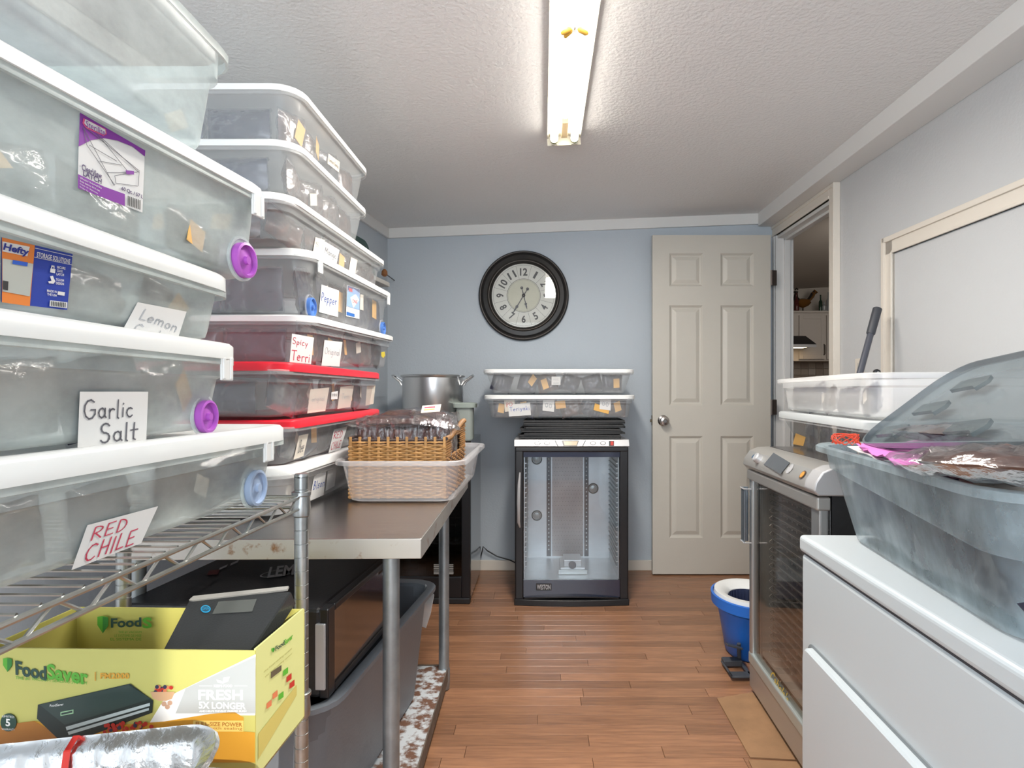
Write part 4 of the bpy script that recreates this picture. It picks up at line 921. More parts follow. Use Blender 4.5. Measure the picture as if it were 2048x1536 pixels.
MB().lathe([(pr-.01, 0), (pr, .012), (pr, ph-.014), (pr+.010, ph-.008), (pr+.012, ph-.002), (pr+.007, ph+.002), (pr-.004, ph-.002), (pr-.006, .02)], n=48, cap1=True).build('pot_body', ALU, pt)
for s in (-1, 1):
    MB().tube([(s*(pr-.002), -.045, ph-.055), (s*(pr+.010), -.045, ph-.035), (s*(pr+.048), -.04, ph-.006), (s*(pr+.055), -.02, ph), (s*(pr+.055), .02, ph), (s*(pr+.048), .04, ph-.006), (s*(pr+.010), .045, ph-.035), (s*(pr-.002), .045, ph-.055)], .0055, 8).build('pot_handle', ALU, pt)
st = empty('small_tub', (-.385-.04, 3.28, KH), 'small greenish-grey plastic tub with a lid beside the stock pot', 'tub')
MB().loft([rr(-.045, .045, -.045, .045, .02, z) if r_ else 0 for z, r_ in ((0, 1), (.17, 1))]).build('tub_body', mat('tub_greygreen', (.36, .40, .37), .4, alpha=.9), st)
MB().loft([rr(-.06, .06, -.06, .06, .025, .168), rr(-.062, .062, -.062, .062, .025, .19), rr(-.055, .055, -.055, .055, .02, .195)]).build('tub_lid', mat('tub_lid_green', (.40, .46, .42), .4, alpha=.92), st)
# ================================================================ GREEN TRAY LEANING ON THE LEFT WALL
gM = frame((xl(3.05)+.11, 3.05, 1.72), 82, 0, 0, -8)
gt = empty('green_tote_lid', gM, 'dark green plastic lid standing high behind the far column of bins', 'lid')
MB().loft([rr(-.16, .16, -.12, .15, .05, 0), rr(-.16, .16, -.12, .15, .05, .03)]).build('rim', GREEN, gt, bevel=.004)
gt.matrix_world = frame((xl(3.12)+.045, 3.12, 1.76), 82) @ Matrix.Rotation(R(80), 4, 'X'); ROOTM[gt.name] = gt.matrix_world.copy()
MB().loft([rr(-.13, .13, -.09, .12, .04, .03), rr(-.125, .125, -.085, .115, .04, .036)]).build('inner_panel', mat('green_inner', (.012, .045, .04), .4), gt)
MB().tube([(.13, -.06, .045), (.13, .08, .045)], .006, 8).build('handle_bar', GREEN, gt)
sb = MB().box(-.35, .0, -.14, .14, -.01, .012).build('wall_shelf', mat('shelf_board', (.45, .44, .42), .5), smooth=False, bevel=.003)
# shelf board the green lid stands on, fixed to the left wall behind the bins
sb.matrix_world = frame((xl(3.12)+.12, 3.02, 1.628), 90, -7) ; tag(sb, 'narrow shelf board on the left wall hidden behind the far column of bins', 'shelf')
# ================================================================ STANDING DEHYDRATOR (glass door)
wM = frame((-.144, 3.085, 0)); Ww, Wd, Wh = .582, .50, .848
wd = empty('dehydrator_cabinet', wM, 'empty glass-door dehydrator with silver interior standing at the blue back wall', 'dehydrator')
INT = mat('bright_steel_interior', (.74, .77, .78), .38, .55, vary=(6, .15))
sh = MB().box(0, .012, .01, Wd, .015, Wh-.04).box(Ww-.012, Ww, .01, Wd, .015, Wh-.04).box(0, Ww, Wd-.012, Wd, .015, Wh-.04).box(0, Ww, .01, Wd, .015, .03).box(0, Ww, .01, Wd, Wh-.05, Wh-.04)
sh.build('cabinet_shell', BLACK, wd, smooth=False, bevel=.002)
IX0, IX1, IZ0, IZ1, IY = .050, Ww-.050, .125, .755, .42
MB().box(IX0-.004, IX0, .02, IY, IZ0, IZ1).box(IX1, IX1+.004, .02, IY, IZ0, IZ1).box(IX0, IX1, IY, IY+.004, IZ0, IZ1).box(IX0, IX1, .02, IY, IZ0-.004, IZ0).box(IX0, IX1, .02, IY, IZ1, IZ1+.004).build('inner_liner', INT, wd, smooth=False)
# back wall details of the liner
MB().box(.165, .190, IY-.006, IY, IZ0+.01, IZ1).box(.385, .410, IY-.006, IY, IZ0+.01, IZ1).build('dark_channel', mat('channel_grey', (.11, .115, .12), .4, .6), wd, smooth=False)
mb = MB()
for x in (.1775, .3975):
    for k in range(24): mb.lathe([(.0045, 0), (.001, .0015)], (x, IY-.006, IZ0+.05+k*.024), 8, 'y')
mb.build('channel_hole', mat('hole_bright', (.75, .78, .80), .3, .5), wd, smooth=False)
mb = MB()
for i in range(11):
    for j in range(26): mb.box(.200+i*.0165+(j % 2)*.008, .203+i*.0165+(j % 2)*.008, IY-.0012, IY, IZ0+.04+j*.022, IZ0+.043+j*.022)
o = mb.build('perforation', mat('hole_dark', (.05, .05, .05), .5), wd, smooth=False); o['kind'] = 'stuff'
MB().box(.198, .378, IY-.0008, IY, IZ0+.01, IZ1).build('perforated_panel', mat('warm_steel', (.48, .44, .42), .4, .5, vary=(5, .3)), wd, smooth=False)
for side, x in ((0, IX0), (1, IX1)):
    for k in range(22):
        a = MB().box(-.001 if side == 0 else -.009, .009 if side == 0 else .001, .03, IY-.03, 0, .004)
        o = a.build('tray_rail', INT, wd, smooth=False); o.location = (x, 0, IZ0+.06+k*.0255)
for x, z in ((.108, .700), (.108, .372), (.437, .530)):
    MB().lathe([(.031, 0), (.031, .004), (.026, .008), (.024, .003), (.020, .003), (.018, .007), (.001, .009)], (x, IY-.0, z), 28, 'y').build('round_vent', mat('vent_steel', (.34, .36, .35), .35, .8), wd)
fm = MB().box(.235, .370, .10, .30, IZ0, IZ0+.035).box(.255, .350, .12, .25, IZ0+.035, IZ0+.07)
fm.build('fan_housing', INT, wd, smooth=False, bevel=.004)
MB().lathe([(.02, 0), (.02, .006)], (.30, .10, IZ0+.05), 20, 'y').build('fan_hub', mat('hub_dark', (.10, .10, .11), .4), wd)
MB().box(.225, .38, .09, .096, IZ0+.002, IZ0+.025).build('fan_bracket', mat('bracket_steel', (.6, .62, .6), .3, .6), wd, smooth=False, bevel=.002)
# door
df = MB().box(0, .044, -.012, .012, .028, .80).box(Ww-.044, Ww, -.012, .012, .028, .80).box(0, Ww, -.014, .012, .785, .812)
df.build('door_frame', BLACK, wd, smooth=False, bevel=.007, seg=3)
MB().box(.044, Ww-.044, -.002, .002, .04, .785).build('glass_door', GLASSC, wd, smooth=False)
NV = mat('navy_glass', (.018, .024, .05), .12, coat=1)
MB().box(.044, Ww-.044, -.006, -.0025, .040, .128).build('glass_band', NV, wd, smooth=False); MB().box(.044, Ww-.044, -.006, -.0025, .758, .785).build('glass_band', NV, wd, smooth=False)
pts = [(Ww*k/12-.003+ (.006*k/12), -.016-.020*math.sin(PI*k/12)) for k in range(13)]
MB().loft([[(x, y, z) for x, y in pts]+[(Ww+.003, .02, z), (-.003, .02, z)] for z in (0, .004, .028, .032)]).build('base_plinth', BLACKP, wd, bevel=.003, ang=30)
MB().loft([[(x, y, .034+.010*math.sin(PI*k/12)+dz) for k, (x, y) in enumerate([(.05+(Ww-.1)*k/12, -.016-.012*math.sin(PI*k/12)) for k in range(13)])]+[(Ww-.05, .0, .034+dz), (.05, .0, .034+dz)] for dz in (0, .006)]).build('base_lip', BLACK, wd)
MB().tube([(.026, -.013, .40), (.020, -.030, .43), (.020, -.040, .53), (.022, -.036, .62), (.026, -.013, .68)], [.004, .008, .009, .008, .004], 8).build('door_handle', SILVERL, wd)
# control strip
MB().loft([[(-.004, -.020, .815), (-.004, -.006, .848), (-.004, Wd, .848), (-.004, Wd, .812), (-.004, -.012, .812)], [(Ww+.004, -.020, .815), (Ww+.004, -.006, .848), (Ww+.004, Wd, .848), (Ww+.004, Wd, .812), (Ww+.004, -.012, .812)]]).build('control_strip', SILVERL, wd, smooth=False, bevel=.002)
cp = wplane(wM, (0, -.020, .815), (1, -.020, .815), (0, -.006, .848))
for x in (1075, 1094, 1186, 1206):
    poly_px('button', cp, [(x+6*math.cos(a*PI/8), 886.5+3.6*math.sin(a*PI/8)) for a in range(16)], mat('button_ring', (.10, .10, .11), .4), wd, off=.0008)
    poly_px('button', cp, [(x+4.6*math.cos(a*PI/8), 886.5+2.5*math.sin(a*PI/8)) for a in range(16)], SILVER, wd, off=.0016, thick=.0005)
poly_px('display', cp, [(1123, 881), (1158, 881), (1154, 893), (1127, 893)], BLACK, wd, off=.0008)
poly_px('display', cp, [(1127, 882.5), (1156, 882.5), (1153, 891), (1129, 891)], mat('display_amber', (.42, .30, .16), .25), wd, off=.0014)
for q in ([(1109, 881), (1111, 881), (1117, 893), (1115, 893)], [(1170, 881), (1172, 881), (1166, 893), (1164, 893)]): poly_px('strip_line', cp, q, DGREY, wd, off=.0008)
poly_px('power_switch', cp, [(1218, 882), (1228, 882), (1228, 892), (1218, 892)], BLACK, wd, off=.001)
poly_px('power_switch', cp, [(1221, 883), (1227, 883), (1227, 891), (1221, 891)], mat('switch_red', (.5, .02, .01), .3), wd, off=.0016)
np_ = wplane(wM, (0, -.006, .04), (1, -.006, .04), (0, -.006, .13))
poly_px('name_plate', np_, [(1072, 1167), (1103, 1167), (1103, 1181), (1072, 1181)], BLACK, wd, off=.0006)
text_px('WESTON', np_, (1074, 1169), (1101, 1169), (1074, 1179), SILVERL, wd, off=.0012, bold=.02)
# black mesh trays piled on top
TRY = mat('tray_black', (.022, .020, .019), .5, vary=(60, .5)); rt = random.Random(4)
tm = MB().box(-.255, .255, -.19, .19, 0, .0022)
for x in range(13): tm.box(-.255+x*.0418, -.250+x*.0418, -.19, .19, .0022, .0042)
tm.box(-.26, .26, -.197, -.187, -.003, .006).box(-.26, .26, .187, .197, -.003, .006).box(-.262, -.254, -.197, .197, -.003, .006).box(.254, .262, -.197, .197, -.003, .006)
tmm = tm.build('dehydrator_tray', TRY, mesh_only=True, smooth=False)
for i in range(9):
    o = link('dehydrator_tray', tmm); o.matrix_world = frame((.150+rt.uniform(-.008, .012)+.006*(i > 5), 3.30, .854+i*.0108), 0, rt.uniform(-2, 2), rt.uniform(-.6, .6))
    tag(o, 'black wire mesh tray in the pile between the standing dehydrator and the bins', 'tray', 'black mesh trays on the dehydrator')
# power cable on the back wall
cb = MB().tube([(-.40, 3.58, .03), (-.385, 3.60, .08), (-.375, 3.655, .105), (-.365, 3.66, .15), (-.34, 3.66, .125), (-.28, 3.66, .09), (-.20, 3.65, .07), (-.15, 3.62, .055), (-.10, 3.595, .05)], .004, 8).build('power_cable', BLACKP)
tag(cb, 'thin black power cable running along the foot of the blue wall', 'cable')
# ================================================================ WALL CLOCK
cl = empty('wall_clock', (-.118, YB, 1.682), 'large round black-framed wall clock on the blue wall', 'clock')
CB = mat('clock_frame', (.018, .015, .013), .35, vary=(12, .4)); CBE = mat('clock_edge', (.14, .115, .10), .4)
MB().lathe([(.272, .0), (.276, .018), (.268, .028), (.262, .024), (.256, .026), (.245, .042), (.222, .045), (.212, .036), (.208, .038), (.198, .030), (.194, .020), (.1, .018)], n=72, axis='y').build('frame', CB, cl, ang=30)
for r_, y_ in ((.2655, .0285), (.2115, .0385)):
    MB().tube([(r_*math.cos(a*PI/36), -y_, r_*math.sin(a*PI/36)) for a in range(72)], .0016, 6, closed=True).build('edge_ring', CBE, cl)
MB().lathe([(.197, .0195), (.196, .0215), (.001, .0215)], n=72, axis='y', cap0=False).build('dial', mat('dial_paper', (.64, .645, .60), .6, vary=(8, .06)), cl, smooth=False)
MB().lathe([(.100, .022), (.001, .0221)], n=60, axis='y', cap0=False).build('dial_centre', mat('dial_cream', (.58, .58, .48), .6, vary=(10, .12)), cl, smooth=False)
DI = mat('dial_ink', (.05, .05, .052), .5)
def ring(r_, w_, nm='dial_ring'):
    k = 72; a = [(r_*math.cos(2*PI*i/k), -.0226, r_*math.sin(2*PI*i/k)) for i in range(k)]; b = [((r_-w_)*math.cos(2*PI*i/k), -.0226, (r_-w_)*math.sin(2*PI*i/k)) for i in range(k)]
    MB().loft([a, b], False, False).build(nm, DI, cl, smooth=False)
ring(.186, .0012); ring(.103, .0022); ring(.096, .0008)
for i in range(12):
    a = R(90-30*i-15); u = Vector((math.cos(a), 0, math.sin(a))); v = Vector((-u.z, 0, u.x))*.0006; y_ = Vector((0, -.0227, 0))
    MB().add([u*.103+v+y_, u*.186+v+y_, u*.186-v+y_, u*.103-v+y_], [(0,1,2,3)]).build('dial_line', DI, cl, smooth=False)
    n = 12 if i == 0 else i; a = R(90-30*i); u = Vector((math.cos(a), 0, math.sin(a))); up = u
    if n in (4, 5, 6, 7, 8): up = -u
    rt_ = Vector((up.z, 0, -up.x)); hh = .046; ww = .024 if n < 10 else .046
    if n == 1: ww = .014
    O = Vector(cl.matrix_world.translation)+u*.144-rt_*ww/2-up*hh/2+Vector((0, -.023, 0))
    print_on('numeral', O, rt_*ww, up*hh, font2d(str(n), bold=.028), DI, cl, Vector((0, -1, 0)), .0)
def hand(dx, dz, L, tail, wd_, nm, yy):
    u = Vector((dx, 0, dz)).normalized(); v = Vector((-u.z, 0, u.x)); y_ = Vector((0, yy, 0)); t = Vector((0, -.0012, 0))
    prof = [(-tail, .0015), (0, .004), (L*.35, .0022), (L*.52, .003), (L*.60, wd_), (L*.70, .004), (L*.78, .0045), (L, .0006)]
    a = [u*s+v*w_+y_ for s, w_ in prof]+[u*s-v*w_+y_ for s, w_ in reversed(prof)]
    mb = MB().loft([a, [p+t for p in a]])
    c_ = -u*tail+y_; mb.loft([[c_+(u*math.cos(k*PI/8)+v*math.sin(k*PI/8))*.009 for k in range(16)], [c_+t+(u*math.cos(k*PI/8)+v*math.sin(k*PI/8))*.009 for k in range(16)]])
    mb.build(nm, mat('clock_hand', (.02, .02, .03), .4), cl, smooth=False)
hand(50, -200, .088, .048, .009, 'hour_hand', -.025); hand(-160, -265, .132, .046, .009, 'minute_hand', -.027)
MB().lathe([(.010, .024), (.010, .030), (.006, .032)], n=20, axis='y').build('hand_hub', BLACK, cl)
MB().lathe([(.196, .0345), (.150, .0347), (.08, .0348), (.001, .0349)], n=60, axis='y', cap0=False, cap1=False).build('glass_cover', clear('clock_glass', (.97, .97, .97), .012, .15, .02), cl)
# ================================================================ CEILING TUBE LIGHT
fxx, fy0, fy1 = .083, 1.19, 2.415; zc_ = zc(fxx)-.004
lf = empty('tube_light_fixture', Matrix.Translation((fxx, (fy0+fy1)/2, zc_)) @ Matrix.Rotation(-math.atan(.0406), 4, 'Y'), 'ceiling strip light with two glowing tubes and bare wires hanging from its middle', 'ceiling light')
hl = (fy1-fy0)/2
FXW = mat('fixture_white', (.62, .59, .50), .5)
MB().box(-.065, .065, -hl, hl, -.012, 0).box(-.067, -.062, -hl, hl, -.020, 0).box(.062, .067, -hl, hl, -.020, 0).box(-.067, .067, hl-.003, hl, -.048, 0).box(-.067, .067, -hl, -hl+.003, -.048, 0).build('tray_body', FXW, lf, smooth=False)
MB().box(-.012, .012, hl-.16, hl-.03, -.030, -.012).build('ballast_cover', mat('ballast_tan', (.30, .22, .12), .5), lf, smooth=False, bevel=.001)
TUBE = mat('glowing_tube', (.9, .9, .88), .4, emis=((1, .95, .86), 13.0))
for x in (-.040, .040):
    MB().lathe([(.0155, -hl+.03), (.0155, hl-.035)], (x, 0, 0), 20).build('x', TUBE, mesh_only=True) if False else None
    t_ = MB().tube([(x, -hl+.028, -.036), (x, hl-.035, -.036)], .0150, 20).build('fluorescent_tube', TUBE, lf)
    for yy in (-hl+.022, hl-.030):
        MB().tube([(x, yy-.008, -.036), (x, yy+.008, -.036)], .0155, 20).build('tube_cap', mat('cap_olive', (.35, .36, .18), .4, .5), lf)
        MB().box(x-.012, x+.012, yy+(.006 if yy > 0 else -.016), yy+(.016 if yy > 0 else -.006), -.052, -.004).build('lamp_holder', FXW, lf, smooth=False, bevel=.002)
WN = mat('wire_nut', (.75, .42, .06), .4); WR = mat('wire_white', (.45, .45, .44), .4)
wy = -.012
for i, (a, e) in enumerate(((150, -35), (115, -20), (35, -45), (55, -20))):
    d = Vector((math.cos(R(a)), .45*math.sin(R(a)), math.sin(R(e))*.5)).normalized(); c_ = Vector((0, -hl+.42, -.060))
    MB().tube([c_+d*.010, c_+d*.016, c_+d*.036, c_+d*.041], [.003, .0075, .0065, .003], 10).build('wire_nut', WN, lf)
for s in (-1, 0, 1):
    MB().tube([(0, -hl+.42, -.060), (.008*s+.004, -hl+.47, -.050), (.006*s, -hl+.52, -.026), (.005*s, -hl+.80, -.018), (.004*s, hl-.17, -.018)], .0018, 6).build('wire', WR, lf)
# ================================================================ WHITE DRYER
dM = frame((.555, 1.298, 0), -90, -2.4)
dr = empty('clothes_dryer', dM, 'white clothes dryer at the right edge carrying the big open bin', 'dryer')
DL, DDp, DHt = .70, .68, .784
MB().box(.004, DL-.004, .003, DDp, .03, DHt-.040).build('cabinet', WHITE, dr, smooth=False, bevel=.008, seg=3)
MB().box(0, DL, -.002, DDp, DHt-.036, DHt).build('top_panel', WHITE, dr, smooth=False, bevel=.009, seg=4)
MB().box(.01, DL-.01, .006, .02, DHt-.041, DHt-.035).build('top_gap', DGREY, dr, smooth=False)
MB().loft([[(x, y+.0, z) for x, y, z in ((p.x, yy, p.y) for p in rr(.048+i_, DL-.048-i_, .06+i_, DHt-.218-i_, .022, 0, 5))] for yy, i_ in ((.004, 0), (-.010, .001), (-.014, .005))]).build('dryer_door', WHITE, dr, ang=30)
MB().loft([[(p.x, yy, p.y) for p in rr(.042-i_, DL-.042+i_, .054-i_, DHt-.212+i_, .026, 0, 5)] for yy, i_ in ((.0045, .0), (.0005, .0))]).build('door_shadow_gap', mat('gap_grey', (.22, .24, .25), .6), dr, smooth=False)
MB().loft([[(p.x, yy, p.y) for p in rr(.215-i_, .43+i_, .255-i_, .415+i_, .02, 0, 5)] for yy, i_ in ((-.0138, 0), (-.019, -.002))]).build('handle_plate', mat('ivory_plastic', (.70, .69, .64), .4), dr, bevel=.001)
MB().loft([[(p.x, yy, p.y) for p in rr(.235, .41, .30, .395, .018, 0, 5)] for yy in (-.0185, -.0200)]).build('handle_recess', mat('recess_grey', (.35, .34, .32), .5), dr)
MB().tube([(.235, -.024, .392), (.41, -.024, .392)], .005, 8).build('handle_grip', mat('ivory_plastic', (.70, .69, .64), .4), dr)
for x in (.05, DL-.05):
    for y in (.06, DDp-.06): MB().lathe([(.02, 0), (.02, .008), (.01, .012), (.01, .032)], (x, y, 0), 12).build('foot', DGREY, dr)
# ---- the big open bin on it
oM = frame((.608, 1.335, DHt), -90, -7.5)
ob = empty('storage_bin', oM, 'large open bluish bin on the white dryer, filled with bags and paper', 'storage bin')
OL, OD, OH = .68, .47, .196
tub('tub', ob, OL, OD, OH, FROSTB, t=.045, fl=.020, r=.075, ledge=False)
# deep collar under the rim (drops lower at the middle)
def collar(dz0, dz1):
    top = rr(-.002, OL+.002, -.002, OD+.002, .078, OH-.004, 8); n = len(top); lo = []
    for p in top:
        u = min(1, max(0, (p.x-.20)/.14)) if p.y < OD/2 else 1
        drop = dz0+(dz1-dz0)*(3*u*u-2*u*u*u); k = drop/OH*.045*.6
        cx_, cy_ = OL/2, OD/2; q_ = Vector((p.x, p.y, OH-drop)); q_.x += (k if p.x < cx_ else -k); q_.y += (k if p.y < cy_ else -k); lo.append(q_)
    mid = [a.lerp(b, .9) for a, b in zip(top, lo)]; inn = [Vector((b.x+(.01 if b.x < OL/2 else -.01), b.y+(.01 if b.y < OD/2 else -.01), b.z-.003)) for b in lo]
    return MB().loft([top, mid, lo, inn], False, False)
collar(.050, .085).build('collar', FROSTB, ob, ang=50)
rn = random.Random(9)
for i in range(4):
    packet(oM @ Matrix.Translation((.12+i*.145, .066, .088)) @ Matrix.Rotation(rn.uniform(-.2, .2), 4, 'Z'), 'dark packet at the bottom of the large open bin on the dryer', 'packets low in the open bin', (.95, 1.1, 1.25), blue=True, rn=rn)
for i in range(8):
    packet(oM @ Matrix.Translation((.11+(i % 4)*.15, .20+.14*(i//4), .09)) @ Matrix.Rotation(rn.uniform(-.5, .5), 4, 'Z'), 'dark packet deep inside the large open bin on the dryer', 'packets deep in the open bin', (.95, 1.6, 1.25), blue=True, rn=rn)
# papers, red net, sheets
def sheet(name, label, cat, m, px, z, off=.0, wav=.0, nx=10, ny=8, ty=.001):
    pl_ = (Vector((0, 0, z)), Vector((0, 0, 1))); P = [hit(x, y, pl_) for x, y in px]
    V = []; F = []
    for s in (0, 1):
        for j in range(ny+1):
            for i in range(nx+1):
                u, v = i/nx, j/ny; p = (P[0]*(1-u)+P[1]*u)*(1-v)+(P[3]*(1-u)+P[2]*u)*v
                V.append(p+Vector((0, 0, wav*noise.noise(Vector((p.x*14, p.y*14, z*9)))-s*ty)))
    n = (nx+1)*(ny+1)
    for s in (0, 1):
        for j in range(ny):
            for i in range(nx): a = s*n+j*(nx+1)+i; F.append((a, a+1, a+nx+2, a+nx+1))
    o = MB().add(V, F).build(name, m); return tag(o, label, cat)
sheet('magenta_sheet', 'bright magenta paper sheet lying in the large open bin', 'paper', mat('magenta_paper', (.78, .22, .62), .6), [(1712, 888), (1880, 880), (2000, 925), (1790, 930)], .985, wav=.010)
sheet('white_sheet', 'white paper sheet under the magenta one in the open bin', 'paper', PAPER, [(1694, 893), (1740, 890), (1800, 925), (1762, 920)], .978, wav=.004)
sheet('pink_sheet', 'deep pink plastic sheet edge showing below the magenta paper', 'paper', mat('pink_film', (.60, .06, .14), .35), [(1790, 925), (1960, 905), (2040, 960), (1900, 948)], .978, wav=.004)
for k in range(3):
    sheet('paper_towel', 'crumpled cream paper towel at the near rim of the open bin', 'paper', mat('towel_cream', (.60, .56, .50), .8), [(1915+8*k, 950+7*k), (2060, 950+7*k), (2080, 985+6*k), (1960+10*k, 978+6*k)], .972-.003*k, wav=.018, nx=24, ny=6)['group'] = 'paper towel layers'
nt = MB(); rn2 = random.Random(2)
for k in range(10):
    c_ = hit(1692, 893, (Vector((0, 0, .985)), Vector((0, 0, 1)))); a0 = rn2.uniform(0, 6)
    nt.tube([c_+Vector((.028*math.cos(a0+j*.5)*rn2.uniform(.6, 1), .02*math.sin(a0+j*.5), .004+.020*abs(math.sin(j*.4+k)))) for j in range(10)], .0009, 5)
tag(nt.build('red_netting', mat('net_red', (.65, .06, .02), .5)), 'loose red netting at the far corner of the open bin', 'netting')
for k, (px, py, Y, sx, sz, rz) in enumerate(((1972, 922, .80, 1.3, .85, 1.45), (2035, 938, .70, 1.3, .95, 1.75), (1985, 893, 1.02, 1.2, 1.1, .3))):
    p = W(px, py, Y); o = packet(Matrix.Translation(p+Vector((0, 0, -.004+.010*k))) @ Matrix.Rotation(rz, 4, 'Z') @ Matrix.Rotation(.06, 4, 'Y') @ Matrix.Rotation(R(90), 4, 'X'), ('glossy bag of dark dried meat nearest the magenta sheet in the open bin', 'glossy bag of dried meat at the right frame edge in the open bin', 'glossy bag of dried meat behind, under the tilted grey lid')[k], None, (sx, 1.0, sz), film=True, rn=rn)
# tilted lid
u_ = Vector((.80, 0, .60)); tgt = hit(1702, 887, (Vector((0, 1.25, 0)), Vector((0, 1, 0))))
lx = Vector((-.08, -1, .09)).normalized(); lz = lx.cross(u_).normalized(); u_ = lz.cross(lx)
LMt = Matrix(((lx.x, u_.x, lz.x, tgt.x), (lx.y, u_.y, lz.y, tgt.y), (lx.z, u_.z, lz.z, tgt.z), (0, 0, 0, 1)))
lo_ = empty('bin_lid', LMt, 'translucent grey lid standing tilted inside the large open bin', 'lid')
LG = mat('grey_translucent_lid', (.15, .19, .21), .22, alpha=.80, bump=(20, .1), vary=(4, .35))
lid_mb(.66, .27, 0, o=.0, th=-.014, r=.07).build('lid_sheet', LG, lo_, ang=50)
for x, y in ((.10, .045), (.13, .115), (.16, .185), (.33, .045)):
    MB().loft([[(x-.045, y-.016, zz), (x+.02, y-.013, zz), (x+.035, y-.022, zz), (x+.045, y, zz), (x+.035, y+.016, zz), (x-.045, y+.012, zz)] for zz in (-.008, -.001)]).build('lid_tab', mat('tab_grey', (.12, .15, .16), .25, alpha=.45), lo_, smooth=False)
MB().tube([(.02, .01, -.016), (.64, .01, -.016)], .005, 8).build('lid_rib', LG, lo_)
# ================================================================ SILVER DEHYDRATOR WITH STACKED TRAYS
eM = frame((.757, 2.19, 0), -90, -1.8)
ed = empty('dehydrator_cabinet', eM, 'silver-framed dehydrator full of trays at the right beside the dryer', 'dehydrator')
EW, ED, EH = .595, .50, .815
MB().box(0, .01, .03, ED, .03, EH).box(EW-.01, EW, .03, ED, .03, EH).box(0, EW, ED-.01, ED, .03, EH).box(0, EW, .03, ED, .03, .045).build('cabinet_shell', BLACKP, ed, smooth=False)
SF = mat('door_silver', (.50, .52, .53), .3, .8)
MB().box(.0, .030, -.006, .024, .135, .806).build('door_stile', SF, ed, smooth=False, bevel=.009, seg=4)
MB().box(EW-.052, EW, -.006, .024, .135, .806).build('door_stile', SF, ed, smooth=False, bevel=.009, seg=4)
MB().box(-.004, EW+.004, -.012, .026, .775, .812).build('door_rail', SILVER, ed, smooth=False, bevel=.006, seg=3)
MB().box(0, EW, -.008, .024, .110, .150).build('door_rail', mat('rail_pale', (.55, .60, .58), .35, .6), ed, smooth=False, bevel=.006, seg=3)
MB().box(0, EW, -.004, .03, .022, .112).build('base_panel', SILVER, ed, smooth=False, bevel=.004)
MB().box(.02, EW-.02, .012, ED, .0, .024).build('base_feet', BLACK, ed, smooth=False)
MB().box(.028, EW-.05, .004, .008, .148, .778).build('glass_pane', clear('smoked_glass_door', (.86, .84, .81), .04, .4, .03), ed, smooth=False)
MB().box(.070, .078, .012, .018, .15, .77).build('inner_strip', SILVERL, ed, smooth=False)
te = MB().box(.095, EW-.07, .05, ED-.04, 0, .0025)
for k in range(11): te.box(.095+k*.042, .0975+k*.042, .048, .052, -.006, .008)
te.tube([(.10, .045, .008), (.10, .035, .0), (.12, .035, -.004), (.14, .045, -.004)], .002, 5)
te.tube([(.095, .048, .008), (EW-.07, .048, .008)], .0022, 5)
tem = te.build('tray', mat('tray_grey', (.34, .33, .32), .4, .5), mesh_only=True, smooth=False)
for i in range(21):
    o = link('tray', tem, ed); o.location = (0, 0, .19+i*.0272)
MB().box(.012, .015, .03, ED-.012, .15, .79).box(EW-.015, EW-.012, .03, ED-.012, .15, .79).box(.012, EW-.012, ED-.015, ED-.012, .15, .79).box(.012, EW-.012, .03, ED-.012, .15, .153).build('inner_liner', mat('liner_grey', (.55, .55, .54), .5), ed, smooth=False)
# control hood: rounded profile swept along the width
prof = [(-.010, .815), (-.022, .828), (-.018, .850), (.002, .878), (.030, .890), (.06, .892), (ED, .890), (ED, .812)]
def hood(x): return [(x, a, b) for a, b in prof]
MB().loft([hood(-.012), hood(-.016), hood(EW-.05), ]).build('control_hood', SILVER, ed, bevel=.003, ang=30)
MB().loft([[(x, a-.003 if a < .1 else a, b+.002) for a, b in prof] for x in (EW-.05, EW+.012, EW+.018)]).build('hood_end_cap', SILVERL, ed, bevel=.004, ang=30)
MB().box(.0, EW-.02, .07, ED-.01, .890, .8935).build('top_plate', mat('top_dark', (.10, .09, .085), .2, .5), ed, smooth=False)
hp_ = wplane(eM, (0, -.018, .850), (.5, -.018, .850), (0, .002, .878))
poly_px('display', hp_, [(1548, 906), (1581, 926), (1562, 949), (1528, 930)], mat('display_dark', (.03, .03, .03), .1, coat=1), ed, off=.002)
MB().lathe([(.017, 0), (.016, .016), (.013, .019), (.001, .019)], n=24).build('control_knob', SILVERL, ed).matrix_local = Matrix.Identity(4)
kb_ = [c_ for c_ in ed.children if c_.name.startswith('control_knob')][0]
kc = eM.inverted() @ hit(1519, 919, hp_); kn_ = (eM.inverted().to_3x3() @ hp_[1]); kb_.matrix_local = Matrix.Translation(kc) @ kn_.to_track_quat('Z', 'Y').to_matrix().to_4x4()
disc('badge', hit(1507, 913, hp_), hp_[1], .008, mat('badge_blue', (.02, .08, .16), .3), ed, 16, .002)
disc('power_button', hit(1606, 950, hp_), hp_[1], .014, mat('button_dark', (.10, .06, .03), .3), ed, 20, .002)
disc('power_button', hit(1606, 950, hp_), hp_[1], .010, mat('button_amber', (.60, .26, .04), .3), ed, 20, .003)
disc('key_pad', hit(1580, 938, hp_), hp_[1], .016, SILVERL, ed, 24, .0012)
for x, y in ((1580, 933), (1574, 939), (1585, 939), (1579, 945)): disc('key', hit(x, y, hp_), hp_[1], .003, mat('key_grey', (.25, .25, .25), .4), ed, 10, .002)
